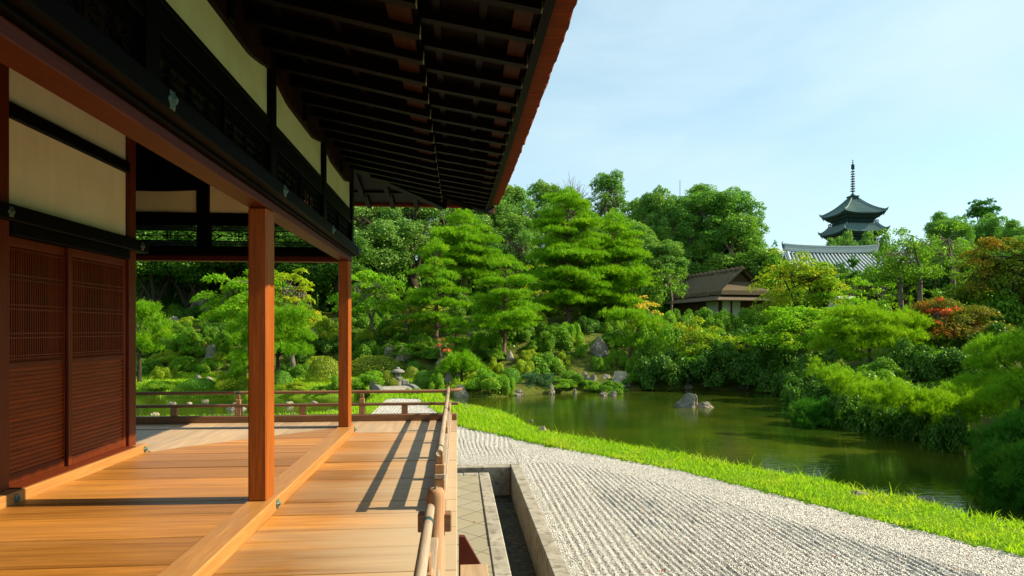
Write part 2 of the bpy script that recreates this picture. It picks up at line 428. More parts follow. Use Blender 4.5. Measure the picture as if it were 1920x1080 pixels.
Dh_D = [27, 27.5, 28.5, 29, 27.5, 26.8, 27.8, 26.5, 22.5, 19.5, 17, 14.5, 11.5, 10, 10]
def terrain(x, y):
    x = np.asarray(x, float); y = np.asarray(y, float)
    D = x * SP + y * CP; Rr = x * CP - y * SP
    px = np.where(D > 1, 960 + FPX * Rr / np.maximum(D, 1), np.where(Rr > 0, 2400, -600))
    Dh = np.interp(px, Dh_px, Dh_D)
    d = np.where(D > 1, D - Dh, -5)
    sl = .44 + (.17 - .44) * sst(1000, 1560, px)
    k = np.maximum(d - 1.5, 0)
    hill = .12 * np.clip(d, 0, 3) + sl * 9 * (1 - np.exp(-k / 9))
    hill = hill + .04 * np.clip(d - 22, 0, 30)
    dp = poly_sd(x, y, POND)
    bumpy = .05 * np.sin(x * 1.3 + 1.1 * np.sin(y * .9)) * np.sin(y * 1.1 + .7) * sst(.5, 2.5, dp) * sst(0, 4, d)
    base = np.where(d > 0, hill, 0) + .03 + bumpy
    b = 1 - np.clip(dp / np.where(d > -2, 1.1, .55), 0, 1)
    z = base + (-.52 - base) * b * b * (3 - 2 * b)
    z = np.where(dp < 0, -.52 - np.minimum(.5, -dp * .5), z)
    g = poly_sd(x, y, GRAV)
    z = np.where(g < -.03, np.minimum(z, -.06), z)
    z = np.where((x < 1.0) & (y < 10.62), -.75, z)
    return z
def tz(x, y):
    return float(terrain(np.array([x]), np.array([y]))[0])
def hit(px, py, dmin=8):
    d = ray(px, py)
    Ds = np.concatenate([np.arange(dmin, 60, .1), np.arange(60, 200, 1)])
    z = HC + d[2] * Ds; tt = terrain(d[0] * Ds, d[1] * Ds)
    tt = np.maximum(tt, WZ - .03)
    k = np.nonzero(z <= tt)[0]
    D = Ds[k[0]] if len(k) else 60.
    return d[0] * D, d[1] * D, float(tt[k[0]]) if len(k) else tz(d[0] * D, d[1] * D), D

xs = np.unique(np.concatenate([np.linspace(-900, -60, 10), np.arange(-60, -17, 2.), np.arange(-17, 20, .28), [.985, .995], np.arange(20, 60, 1.2), np.arange(60, 160, 8), np.linspace(160, 900, 10)]))
ys = np.unique(np.concatenate([np.linspace(-600, -20, 8), np.arange(-20, 6, 2.), np.arange(6, 36, .28), [10.60, 10.615], np.arange(36, 80, 1.2), np.arange(80, 200, 8), np.linspace(200, 1800, 12)]))
GX, GY = np.meshgrid(xs, ys)
GZ = terrain(GX.ravel(), GY.ravel())
nx, ny = len(xs), len(ys)
ii = (np.arange(ny - 1)[:, None] * nx + np.arange(nx - 1)[None, :]).ravel()
tb = MB(); tb.add(np.stack([GX.ravel(), GY.ravel(), GZ], 1), np.stack([ii, ii + 1, ii + nx + 1, ii + nx], 1))
m, t = mat('ground_cover_soil')
lawn_att = N(t, 'ShaderNodeAttribute', attribute_name='lawn')
a = noise(t, .9, detail=6, rough=.65, lo=.38, hi=.64); b_ = noise(t, 3.3, detail=5, lo=.45, hi=.62)
c = mixc(t, a, (.045, .085, .010), (.12, .13, .015))
c = mixc(t, math_(t, 'MULTIPLY', b_, .6), c, (.075, .045, .018))
lw = mixc(t, noise(t, 5, detail=4, lo=.35, hi=.65), (.09, .20, .008), (.14, .25, .010))
c = mixc(t, lawn_att.outputs['Fac'], c, lw)
finish(t, c, .95, bump(t, noise(t, 22, detail=5), 1, .05), .1)
ground = tb.build('ground', m, smooth=True); tag(ground, kind='structure')
Dg = GX * SP + GY * CP; Pxg = 960 + FPX * (GX * CP - GY * SP) / np.maximum(Dg, 1)
nearside = Dg < np.interp(Pxg, [-600, 500, 700, 900, 1300, 1600, 2400], [24, 24, 24, 22, 18, 12, 8])
lawn = np.where(((Dg < np.interp(Pxg, Dh_px, Dh_D) + 1.2) & (Pxg < 720) | nearside) & (Dg > 2), 1.0, 0.0) * sst(-.1, .25, poly_sd(GX, GY, POND))
at_ = ground.data.attributes.new('lawn', 'FLOAT', 'POINT'); at_.data.foreach_set('value', lawn.ravel().astype(np.float32))

# pond water
m, t = mat('pond_water')
cw = mixc(t, noise(t, .35, detail=4, lo=.40, hi=.62), (.017, .036, .003), (.043, .058, .004))
wv = noise(t, 3.0, (1, 3.2, 1), 3, .5, .4); wv2 = noise(t, 16, (1, 2.6, 1), 2, .5)
hh = math_(t, 'ADD', wv, math_(t, 'MULTIPLY', wv2, .16))
p = finish(t, cw, .045, bump(t, hh, .085, .05), .5); p.inputs['IOR'].default_value = 1.33
wb = MB()
wx0, wx1, wy0, wy1 = -20, 16, 2.5, 29
wb.add([(wx0, 10.9, WZ), (wx1, 10.9, WZ), (wx1, wy1, WZ), (wx0, wy1, WZ), (1.6, wy0, WZ), (wx1, wy0, WZ), (wx1, 10.9, WZ), (1.6, 10.9, WZ)], [(0, 1, 2, 3), (4, 5, 6, 7)])
tag(wb.build('pond_water', m), kind='structure')

# raked gravel: real ridges, .12 m apart
gx = np.arange(1.035, 6.8, .0115); gy = np.concatenate([np.arange(1.5, 10.66, .09), np.arange(10.66, 15.4, .09)])
def gravel_sheet(gx, gy, poly):
    X, Y = np.meshgrid(gx, gy)
    sd_ = poly_sd(X.ravel(), Y.ravel(), poly).reshape(X.shape)
    wob = .016 * np.sin(Y * 1.1 + X * .4) + .007 * np.sin(Y * 2.7 + 1.3 * X)
    ph = (X + .045 * Y + wob) / .078
    amp = .0100 * (1 + .25 * np.sin(X * 3.1 + Y * 1.7) * np.sin(Y * .9))
    h = amp * (np.abs(np.sin(pi * ph)) * 2 - 1)
    he = .007 * np.sin(2 * pi * (-sd_) / .085)
    k = sst(.75, .95, -sd_)
    edge = np.hypot(X - 1.03, 0) ; flat = sst(.04, .16, X - 1.03)
    if (X < 1.0).any():
        flat = sst(.25, .5, Y - 10.62)
    h = (h * k + he * (1 - k)) * flat
    h = h + rng.normal(0, .0022, X.shape) + .004
    ins = sd_ < .0
    n_x, n_y = len(gx), len(gy)
    i = (np.arange(n_y - 1)[:, None] * n_x + np.arange(n_x - 1)[None, :])
    keep = (ins[:-1, :-1] | ins[1:, 1:] | ins[:-1, 1:])
    i = i[keep]
    F = np.stack([i, i + 1, i + n_x + 1, i + n_x], 1)
    used = np.unique(F); re = np.full(n_x * n_y, -1); re[used] = np.arange(len(used))
    V = np.stack([X.ravel(), Y.ravel(), h.ravel()], 1)[used]
    return V, re[F]
m, t = mat('raked_gravel')
gv = N(t, 'ShaderNodeTexVoronoi'); gv.inputs['Scale'].default_value = 75
gc = N(t, 'ShaderNodeTexCoord'); t.links.new(gc.outputs['Object'], gv.inputs['Vector'])
sep = N(t, 'ShaderNodeSeparateColor'); t.links.new(gv.outputs['Color'], sep.inputs[0])
c = mixc(t, sep.outputs[0], (.30, .285, .255), (.76, .725, .65))
c = mixc(t, remap(t, sep.outputs[1], .80, .84), c, (.13, .125, .11))
c = mixc(t, math_(t, 'MULTIPLY', noise(t, .7, detail=4, lo=.45, hi=.7), .25), c, (.36, .34, .29))
finish(t, c, .9, bump(t, gv.outputs['Distance'], 1.0, .02), .2)
gb = MB()
gb.add(*gravel_sheet(gx, gy, GRAV))
gb.add(*gravel_sheet(np.arange(-5.5, 1.036, .0130), np.arange(10.64, 21.2, .15), GRAV))
tag(gb.build('gravel_path', m, smooth=True), kind='structure')

# ---------------------------------------------------------------- grass (uncountable blades)
def blades(P, h, wd, lean=.5, seed=1):
    r = np.random.default_rng(seed); n = len(P)
    a = r.uniform(0, 2 * pi, n); dirx, diry = np.cos(a), np.sin(a)
    b = r.uniform(0, 2 * pi, n); l = r.uniform(.1, lean, n) * h
    base = P
    s = np.stack([dirx, diry, np.zeros(n)], 1) * (wd / 2)[:, None]
    off = np.stack([np.cos(b) * l, np.sin(b) * l, np.zeros(n)], 1)
    mid = base + off * .35 + np.stack([np.zeros(n), np.zeros(n), h * .6], 1)
    tip = base + off + np.stack([np.zeros(n), np.zeros(n), h], 1)
    V = np.stack([base - s, base + s, mid + s * .7, mid - s * .7, tip], 1).reshape(-1, 3)
    k = np.arange(n) * 5
    return V, np.stack([k, k + 1, k + 2, k + 3], 1), np.stack([k + 3, k + 2, k + 4], 1)
def scatter(n, x0, x1, y0, y1, cond, dref=8, seed=3):
    r = np.random.default_rng(seed)
    x = r.uniform(x0, x1, n); y = r.uniform(y0, y1, n)
    D = np.hypot(x, y)
    k = (r.uniform(0, 1, n) < np.minimum(1, (dref / D) ** 1.7)) & cond(x, y)
    return x[k], y[k]
def on_lawn(x, y):
    return (poly_sd(x, y, GRAV) > -.05 + .05 * np.sin(x * 9 + y * 7)) & (poly_sd(x, y, POND) > .12) & ((x > 1.4) | (y > 10.75))
gm = MB()
x, y = scatter(330000, 0, 12, 4.5, 24, lambda x, y: on_lawn(x, y) & (x * SP + y * CP < np.interp(960 + FPX * (x * CP - y * SP) / (x * SP + y * CP), [-600, 500, 700, 900, 1300, 1600, 2400], [24, 24, 24, 22, 18, 12, 8])), 9)
D = np.hypot(x, y)
pat = .5 + .5 * np.sin(x * 2.1 + np.sin(y * 1.7) * 1.5) * np.sin(y * 1.9 + .5)
edge = sst(.9, .15, poly_sd(x, y, POND))
h = (.022 + .040 * rng.random(len(x)) ** 2 + .025 * pat + .10 * edge * rng.random(len(x)) ** 2) * (1 + .02 * D)
tall = rng.random(len(x)) < .006 + .03 * edge
h = np.where(tall, h * rng.uniform(1.8, 3.0, len(x)), h)
V, q, tr = blades(np.stack([x, y, terrain(x, y) - .01], 1), h, .0045 + .0011 * D * rng.uniform(.6, 1.05, len(x)), 1.7, 4)
n0 = gm.n; gm.add(V, q); gm.f3.append(tr + n0)
x, y = scatter(300000, -15, 2, 12, 34, lambda x, y: on_lawn(x, y) & (x * SP + y * CP < np.interp(960 + FPX * (x * CP - y * SP) / (x * SP + y * CP), Dh_px, Dh_D) + 1.5), 11, 8)
D = np.hypot(x, y)
h = (.05 + .07 * rng.random(len(x))) * (1 + .01 * D)
V, q, tr = blades(np.stack([x, y, terrain(x, y) - .01], 1), h, .0015 * D * rng.uniform(.7, 1.2, len(x)), 1.0, 5)
n0 = gm.n; gm.add(V, q); gm.f3.append(tr + n0)
tag(gm.build('grass', 'grass'), 'short bright green grass along the pond edge', 'grass', kind='stuff')

# ================================================================ DRAIN, KERBS, PAVING round the veranda
def stones(name, segs, axis, z0, z1, m):
    b = MB()
    for (a0, a1, c0, c1) in segs:
        if axis == 1: b.bbox(c0, c1, a0 + .002, a1 - .002, z0, z1 + random.uniform(-.004, .004), .012)
        else: b.bbox(a0 + .002, a1 - .002, c0, c1, z0, z1 + random.uniform(-.004, .004), .012)
    return b.build(name, m)
def cut(a0, a1, l):
    r = []; a = a0
    while a < a1 - .05:
        b = min(a1, a + l * random.uniform(.8, 1.2)); r.append((a, b)); a = b
    return r
k = stones('kerb', [(a, b, .333, .498) for a, b in cut(-4, 10.05, 1.25)], 1, -.5, .012, 'stone'); tag(k, kind='structure')
k = stones('kerb', [(a, b, .875, 1.035) for a, b in cut(-4, 10.63, 1.1)], 1, -.5, .018, 'stone'); tag(k, kind='structure')
k = stones('kerb', [(a, b, 10.43, 10.63) for a, b in cut(-9, .873, 1.1)], 0, -.5, .016, 'stone'); tag(k, kind='structure')
k = stones('kerb', [(a, b, 9.9, 10.05) for a, b in cut(-9, .331, 1.1)], 0, -.5, .010, 'stone'); tag(k, kind='structure')
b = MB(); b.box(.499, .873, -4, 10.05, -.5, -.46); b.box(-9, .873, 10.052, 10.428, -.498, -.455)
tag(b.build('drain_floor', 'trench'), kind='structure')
m, t = mat('paving_tiles')
bc = N(t, 'ShaderNodeTexBrick'); tcp = N(t, 'ShaderNodeTexCoord'); mpp = N(t, 'ShaderNodeMapping')
mpp.inputs['Rotation'].default_value = (0, 0, R(45)); t.links.new(tcp.outputs['Object'], mpp.inputs['Vector']); t.links.new(mpp.outputs['Vector'], bc.inputs['Vector'])
bc.offset = 0; bc.inputs['Scale'].default_value = 1; bc.inputs['Brick Width'].default_value = .34; bc.inputs['Row Height'].default_value = .34; bc.inputs['Mortar Size'].default_value = .007
bc.inputs['Color1'].default_value = (.27, .24, .165, 1); bc.inputs['Color2'].default_value = (.315, .28, .20, 1); bc.inputs['Mortar'].default_value = (.08, .07, .05, 1)
c = mixc(t, math_(t, 'MULTIPLY', noise(t, 2.5, detail=6, lo=.4, hi=.7), .6), bc.outputs[0], (.25, .23, .16))
finish(t, c, .9, bump(t, bc.outputs['Fac'], -.6, .006), .2)
b = MB(); b.box(-9, .331, -4, 9.898, -.2, -.004)
tag(b.build('pavement', m), kind='structure')

# ================================================================ THE HALL
hall = empty('temple_hall', (-1.58, 5.3, .784), 0, 'dark timber hall with open wooden veranda, deep eaves and cream plaster strips', 'building')
HL = np.array([-1.58, 5.3, .784])
def P(mb, name, m, smooth=False, parent=None):
    """a part of the hall, built in place"""
    o = mb.build(name, m, smooth=smooth)
    o.parent = hall if parent is None else parent
    o.matrix_parent_inverse = parent_inv(o.parent)
    return o
def parent_inv(p):
    from mathutils import Matrix
    if p.type != 'EMPTY': return Matrix.Identity(4)
    return Matrix.Translation((-p.location[0], -p.location[1], -p.location[2]))
TH, FL, FI = .884, .784, .868      # threshold top, outer walkway, inner veranda floor

# floors
def planks_x(x0, x1, y0, y1, z, wd, clip=None, th=.06, seed=1):
    r = random.Random(seed); b = MB(); y = y0
    while y < y1:
        e = min(y1, y + wd * r.uniform(.82, 1.2))
        b.bbox(x0, x1 if clip is None else clip(y), y + .005, e - .005, z - th, z + r.uniform(-.003, .003), .004); y = e
    return b
b = MB(); r_ = random.Random(4); y = -4.
mitre = lambda y: -1.66 if y <= 0 else -1.66
while y < 9.20:
    e = min(9.20, y + .42 * r_.uniform(.8, 1.25))
    # planks end on the mitre line from the inner wall corner to the corner post
    xa = -3.545
    if e > 7.55:
        f_ = lambda q: -3.545 + (q - 7.55) / (9.20 - 7.55) * (1.865)
        x0, x1 = f_(max(y, 7.55)), f_(e)
        if y < 7.55: x0 = -3.545
        b.prism([(x0, y + .005), (-1.672, y + .005), (-1.672, e - .005), (min(x1, -1.68), e - .005)], 2, FI - .06, FI + r_.uniform(-.001, .001))
    else:
        b.bbox(xa, -1.672, y + .005, e - .005, FI - .06, FI + r_.uniform(-.003, .003), .004)
    y = e
P(b, 'veranda_floor', 'floor')
b = MB(); x = -9.
while x < -1.70:
    e = min(-1.69, x + .40 * r_.uniform(.8, 1.2))
    g_ = lambda q: 7.552 if q < -3.545 else 7.552 + (q + 3.545) / 1.865 * 1.648 + .004
    if e <= -3.545: b.bbox(x + .0015, e - .0015, 7.66, 9.20, FI - .06, FI + r_.uniform(-.001, .001), .003)
    else: b.prism([(x + .0015, g_(x)), (e - .0015, g_(e)), (e - .0015, 9.20), (x + .0015, 9.20)], 2, FI - .06, FI + r_.uniform(-.001, .001))
    x = e
P(b, 'veranda_floor', 'floor_y')
P(planks_x(-1.456, 0.0, -4, 9.24, FL, .385, seed=3), 'walkway_floor', 'walk')
b = MB(); x = -9.
while x < -.01:
    e = min(0., x + .36 * r_.uniform(.85, 1.15)); b.bbox(x + .0015, e - .0015, 9.245, 10.55, FL - .06, FL + r_.uniform(-.001, .001), .003); x = e
P(b, 'walkway_floor', 'floor_y')
b = MB()
b.box(-.30, -.10, -4, 10.3, FL - .26, FL - .065); b.box(-9, -.32, 10.2, 10.4, FL - .26, FL - .065)
P(b, 'deck_beam', 'railx')
for yy in (1.3, 3.3, 5.35, 7.35, 9.3):
    b = MB(); b.bbox(-.28, -.13, yy - .07, yy + .07, -.003, FL - .262, .01); P(b, 'deck_post', 'railz')

# thresholds
b = MB(); b.bbox(-1.670, -1.458, -4, 9.345, FI - .14, TH, .008); P(b, 'threshold', 'thr')
b = MB(); b.bbox(-9, -1.672, 9.205, 9.34, FI - .14, TH - .006, .006); P(b, 'threshold', 'floor_y')

def ornament(loc, axis, r=.055, parent=None):
    """six petalled bronze nail cover standing proud of the beam"""
    b = MB(); k = 36
    a = np.linspace(0, 2 * pi, k, endpoint=False)
    rr = r * (.86 + .14 * np.cos(6 * a))
    rings = [(1.0, 0), (1.0, .006), (.72, .011), (.42, .008), (.40, .022), (.15, .030), (0.001, .031)]
    V = []
    for s_, hgt in rings:
        for q in range(k):
            u, v_ = rr[q] * s_ * cos(a[q]) * .8, rr[q] * s_ * sin(a[q])
            V.append((loc[0] + hgt, loc[1] + u, loc[2] + v_) if axis == 0 else (loc[0] + u, loc[1] - hgt, loc[2] + v_))
    F = [(i * k + j, i * k + (j + 1) % k, (i + 1) * k + (j + 1) % k, (i + 1) * k + j) for i in range(len(rings) - 1) for j in range(k)]
    b.add(V, F); return P(b, 'metal_ornament', 'bronze', True, parent)

# posts of the outer line
POSTY = [1.36, 5.35, 9.235]
def post(x0, x1, y0, y1, z0, z1, m='post'):
    b = MB(); b.bbox(x0, x1, y0, y1, z0, z1, .012); return P(b, 'post', m)
for yy in POSTY:
    post(-1.655, -1.508, yy - .11, yy + .11, TH, 3.222)
# kamoi (grooved lintel) and long head beam
b = MB(); b.bbox(-1.665, -1.50, -4, 9.345, 3.224, 3.292, .006); lintel = P(b, 'lintel', 'beam')
b = MB(); b.bbox(-1.62, -1.46, -4, 9.345, 3.2925, 3.318, .003); P(b, 'lintel_strip', 'dark')
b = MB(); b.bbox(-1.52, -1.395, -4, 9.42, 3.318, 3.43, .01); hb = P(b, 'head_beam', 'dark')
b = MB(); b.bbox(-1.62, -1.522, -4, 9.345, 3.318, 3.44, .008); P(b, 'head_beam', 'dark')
for yy in (3.27, 5.33, 7.36, 9.30): ornament((-1.394, yy, 3.375), 0)
# upper struts, rails, plaster, carved transoms
STR = [-.8, 1.24, 3.27, 5.335, 7.36, 9.27]
for yy in STR:
    b = MB(); b.bbox(-1.60, -1.475, yy - .07, yy + .07, 3.431, 4.62, .008); P(b, 'upper_post', 'darkz')
def transom(axis, fixed, a0, a1, z0, z1):
    """openwork panel: fine reed bands above and below, scrolls and flowers on a thin mid bar between"""
    b = MB(); t_ = .012
    def bar(u0, u1, w0, w1):
        if axis == 1: b.box(fixed - t_, fixed + t_, u0, u1, w0, w1)
        else: b.box(u0, u1, fixed - t_, fixed + t_, w0, w1)
    def curve(pts, rad):
        q = [(fixed, p_[0], p_[1]) if axis == 1 else (p_[0], fixed, p_[1]) for p_ in pts]; b.tube(q, rad, 5)
    H_ = z1 - z0; fr = .018
    bar(a0, a1, z0, z0 + fr); bar(a0, a1, z1 - fr, z1); bar(a0, a0 + fr, z0 + fr, z1 - fr); bar(a1 - fr, a1, z0 + fr, z1 - fr)
    band = .26 * H_
    lo, hi = z0 + band, z1 - band
    u = a0 + fr + .012
    while u < a1 - fr - .01:
        bar(u, u + .006, z0 + fr, lo); bar(u, u + .006, hi, z1 - fr); u += .0165
    for w_ in (z0 + fr + .35 * band, hi + .5 * band): bar(a0 + fr, a1 - fr, w_, w_ + .005)
    bar(a0, a1, lo, lo + .012); bar(a0, a1, hi - .012, hi)
    zm = (lo + hi) / 2; bar(a0, a1, zm - .004, zm + .004)
    am = (a0 + a1) / 2; hh_ = (hi - lo) / 2
    for c_ in (am, a0 + .22 * (a1 - a0), a0 + .78 * (a1 - a0)):
        for k_ in range(4):
            an = pi / 4 + k_ * pi / 2; ct = (c_ + .5 * hh_ * cos(an), zm + .5 * hh_ * sin(an))
            curve([(ct[0] + .34 * hh_ * cos(q), ct[1] + .34 * hh_ * sin(q)) for q in np.linspace(0, 2 * pi, 10)], .006)
        bar(c_ - .005, c_ + .005, lo, hi)
        for sg in (-1, 1):
            for up in (-1, 1):
                qq = np.linspace(0, 1.6 * pi, 14)
                curve([(c_ + sg * (.09 + .055 * q / 5 * 1.6 + .022 * sin(q)), zm + up * hh_ * (.25 + .45 * abs(sin(q * .55)))) for q in qq], .006)
    for e_, sg in ((a0 + fr, 1), (a1 - fr, -1)):
        for up in (-1, 1):
            curve([(e_ + sg * .14 * q, zm + up * hh_ * (1 - q) ** 1.5) for q in np.linspace(0, 1, 7)], .008)
    return P(b, 'transom', 'darkx')
for y0, y1 in zip(STR[1:-1], STR[2:]):
    a0, a1 = y0 + .072, y1 - .072; am = (a0 + a1) / 2
    transom(1, -1.535, a0, am - .012, 3.445, 3.735); transom(1, -1.535, am + .012, a1, 3.445, 3.735)
    b = MB(); b.bbox(-1.57, -1.50, am - .011, am + .011, 3.432, 3.742, .003); P(b, 'transom_mullion', 'dark')
    b = MB(); b.bbox(-1.575, -1.485, a0, a1, 3.742, 3.80, .006); b.bbox(-1.575, -1.495, a0, a1, 3.801, 3.90, .004); b.bbox(-1.575, -1.485, a0, a1, 3.901, 3.94, .006); P(b, 'rail', 'dark')
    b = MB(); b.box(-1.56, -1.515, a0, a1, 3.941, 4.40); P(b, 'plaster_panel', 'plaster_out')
    # curved beam over the plaster: lower edge steps down at both shoulders
    nP = 28; uu = np.linspace(0, 1, nP)
    low = [4.335 - .085 * min(1, max(0, (min(q, 1 - q) - .02) / .22)) ** .8 if .02 < q < .98 else 4.335 for q in uu]
    poly = [(a0 + q * (a1 - a0), l_) for q, l_ in zip(uu, low)]
    b = MB()
    for i in range(nP - 1):
        b.prism([poly[i], poly[i + 1], (poly[i + 1][0], 4.56), (poly[i][0], 4.56)], 0, -1.59, -1.478)
    P(b, 'curved_beam', 'curve')
    b = MB(); b.bbox(-1.60, -1.45, am - .045, am + .045, 4.255, 4.42, .006); P(b, 'bracket', 'dark')
b = MB(); b.bbox(-1.66, -1.44, -4, 9.9, 4.56, 4.70, .01); P(b, 'wall_plate', 'dark')

# far line: same make, running across
b = MB(); b.bbox(-9, -1.667, 9.16, 9.32, 3.20, 3.27, .006); P(b, 'lintel', 'beam')
b = MB(); b.bbox(-9, -1.622, 9.13, 9.34, 3.271, 3.39, .008); P(b, 'head_beam', 'darkx')
SX = [-5.55, -3.5, -1.66]
for xx in SX[:2]:
    b = MB(); b.bbox(xx - .08, xx + .08, 9.15, 9.31, 3.391, 4.62, .008); P(b, 'upper_post', 'darkz')
for x0, x1 in ((-7.5, -5.55), (-5.55, -3.5), (-3.5, -1.60)):
    a0, a1 = x0 + .082, x1 - .082
    transom(0, 9.23, a0, a1, 3.391, 3.715)
    b = MB(); b.bbox(a0, a1, 9.19, 9.27, 3.716, 3.87, .006); P(b, 'rail', 'darkx')
    b = MB(); b.box(a0, a1, 9.21, 9.25, 3.871, 4.40); P(b, 'plaster_panel', 'plaster')
    nP = 24; uu = np.linspace(0, 1, nP); sh = .33
    low = [4.245 if (q < sh - .001 and x0 > -4) or False else 4.205 - .05 * (1 - ((q - .66) / .5) ** 2) for q in uu]
    b = MB()
    for i in range(nP - 1):
        b.prism([(a0 + uu[i] * (a1 - a0), low[i]), (a0 + uu[i + 1] * (a1 - a0), low[i + 1]), (a0 + uu[i + 1] * (a1 - a0), 4.56), (a0 + uu[i] * (a1 - a0), 4.56)], 1, 9.15, 9.30)
    P(b, 'curved_beam', 'darkx')
b = MB(); b.bbox(-9, -1.30, 9.11, 9.35, 4.565, 4.705, .01); P(b, 'wall_plate', 'darkx')

# inner wall with the pair of sliding doors
IW = -3.6
for y0, y1 in ((5.34, 5.50), (7.40, 7.545), (3.3, 3.45)):
    b = MB(); b.bbox(IW - .15, IW, y0, y1, FI - .1, 4.9, .01); P(b, 'post', 'door')
b = MB(); b.bbox(-3.80, -3.50, -4, 7.60, FI - .13, .957, .008); sill = P(b, 'sill', 'thr')
b = MB(); b.bbox(-3.78, -3.525, 5.52, 7.39, .9575, .966, .003); P(b, 'sill_track', 'door')
for yy in (5.42, 7.53): ornament((-3.499, yy, .905), 0, .040)
ornament((-1.457, 5.35, .835), 0, .045); ornament((-1.457, 9.27, .835), 0, .045)
b = MB(); b.bbox(-3.78, -3.54, -4, 7.72, 3.125, 3.255, .01); P(b, 'head_beam', 'dark')
for yy in (5.42, 7.55): ornament((-3.539, yy, 3.19), 0, .05)
b = MB(); b.bbox(-3.79, -3.59, 5.51, 7.39, 3.025, 3.124, .006); P(b, 'lintel', 'dark')
b = MB(); b.box(-3.70, -3.64, 5.51, 7.39, 3.256, 3.975); P(b, 'plaster_panel', 'plaster')
b = MB(); b.box(-3.70, -3.64, 5.51, 7.39, 4.095, 4.9); P(b, 'plaster_panel', 'plaster')
b = MB(); b.bbox(-3.73, -3.59, 5.505, 7.395, 3.976, 4.094, .006); P(b, 'rail', 'dark')
b = MB(); b.box(-3.72, -3.66, -4, 5.335, .957, 4.9); P(b, 'wall', 'darkz')
b = MB(); b.box(-9, -3.755, 7.46, 7.53, FI - .13, 4.9); P(b, 'wall', 'darkx')
b = MB(); b.box(-6.0, -5.9, -4, 7.4, FI - .1, 4.9); P(b, 'wall', 'darkz')
b = MB(); b.bbox(-3.60, -1.60, 5.40, 5.56, 4.43, 4.62, .01); P(b, 'tie_beam', 'darkx')
b = MB(); b.bbox(-3.60, -1.60, 7.50, 7.62, 4.50, 4.62, .01); P(b, 'tie_beam', 'darkx')
def door(xf, y0, y1, papered):
    root = MB(); fw = .052
    z0, zm, z1 = .967, 1.925, 3.022
    root.bbox(xf - .03, xf, y0, y0 + fw, z0, z1, .004); root.bbox(xf - .03, xf, y1 - fw, y1, z0, z1, .004)
    for a_, b_ in ((z0, z0 + .085), (zm, zm + .05), (z1 - .075, z1)): root.bbox(xf - .029, xf - .001, y0 + fw, y1 - fw, a_, b_, .004)
    d = P(root, 'sliding_door', 'door')
    b = MB(); y = y0 + fw + .012
    while y < y1 - fw - .008:
        b.box(xf - .024, xf - .008, y, y + .011, zm + .05, z1 - .075); y += .0295
    for zz in (2.69, 2.44, 2.20):
        for q in (-.019, .019): b.box(xf - .0085, xf - .003, y0 + fw, y1 - fw, zz + q - .006, zz + q + .006)
    for zz in (2.005, 2.03): b.box(xf - .0085, xf - .003, y0 + fw, y1 - fw, zz - .005, zz + .005)
    for zz in (2.92, ): b.box(xf - .0085, xf - .003, y0 + fw, y1 - fw, zz - .005, zz + .005)
    P(b, 'lattice', 'door', parent=d)
    b = MB(); b.box(xf - .024, xf - .018, y0 + fw, y1 - fw, z0 + .085, zm); z = z0 + .10
    while z < zm - .02:
        b.bbox(xf - .018, xf - .004, y0 + fw, y1 - fw, z, z + .016, .003); z += .0385
    P(b, 'slat_panel', 'doory', parent=d)
    b = MB(); b.box(xf - .0275, xf - .0255, y0 + fw, y1 - fw, zm + .05, z1 - .075)
    P(b, 'paper' if papered else 'backing', 'paper' if papered else 'darkz', parent=d)
door(-3.672, 5.515, 6.40, True)
door(-3.632, 6.345, 7.385, False)

# ceiling over the veranda and eaves
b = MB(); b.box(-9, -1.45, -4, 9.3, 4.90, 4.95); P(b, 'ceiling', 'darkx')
CY = 11.25                     # far eave corner line (tips)
def sweep(y): return .19 * np.clip((np.asarray(y, float) - 4.8) / 6.4, 0, 1.1) ** 2
def hipx(y):                  # right eave keeps to the right of the hip line
    return -1.5 + (y - 9.25)
base_ra = MB(); base_ra.prism([(-2.1, 4.16 + .2 * (-.245 + 2.1)), (-.245, 4.16), (-.235, 4.262), (-2.1, 4.262 + .2 * (-.245 + 2.1))], 1, -.036, .036)
fly_ra = MB(); fly_ra.prism([(-.62, 4.285 + .055), (.50, 4.16), (.508, 4.245), (-.62, 4.285 + .14)], 1, -.033, .033)
r0 = f0 = None
tipb = MB(); tipb.box(-.2435, -.237, -.034, .034, 4.166, 4.255)
tipf = MB(); tipf.box(.5065, .511, -.031, .031, 4.166, 4.238)
ys_r = np.arange(2.2, 11.2, .405)
for y in ys_r:
    dz = float(sweep(y))
    x0 = hipx(y)
    if r0 is None:
        r0 = P(base_ra, 'rafter', 'rafter'); f0 = P(fly_ra, 'flying_rafter', 'rafter')
        tb0 = P(tipb, 'end_cap', 'tip'); tf0 = P(tipf, 'end_cap', 'tip')
        for o_, p_ in ((tb0, r0), (tf0, f0)):
            o_.parent = p_; o_.matrix_parent_inverse.identity()
        r0.location = (0, y, dz); f0.location = (0, y, dz); continue
    if x0 > -2.1 and x0 < -.3:      # jack rafters stop at the hip
        b = MB(); zz = lambda x: 4.16 + .2 * (-.245 - x)
        b.prism([(x0, zz(x0)), (-.245, 4.16), (-.235, 4.262), (x0, zz(x0) + .1)], 1, -.036, .036); ra = P(b, 'rafter', 'rafter'); ra.location = (0, y, dz)
        part_copy(tb0, ra)
    elif x0 <= -2.1:
        ra = part_copy(r0, hall, (0, y, dz)); part_copy(tb0, ra)
    fx = max(x0, -.62)
    if fx < .4:
        if fx == -.62: fr_ = part_copy(f0, hall, (0, y, dz))
        else:
            b = MB(); zf = lambda x: 4.16 + (.5 - x) / 1.12 * .18
            b.prism([(fx, zf(fx)), (.50, 4.16), (.508, 4.245), (fx, zf(fx) + .085)], 1, -.033, .033); fr_ = P(b, 'flying_rafter', 'rafter'); fr_.location = (0, y, dz)
        part_copy(tf0, fr_)
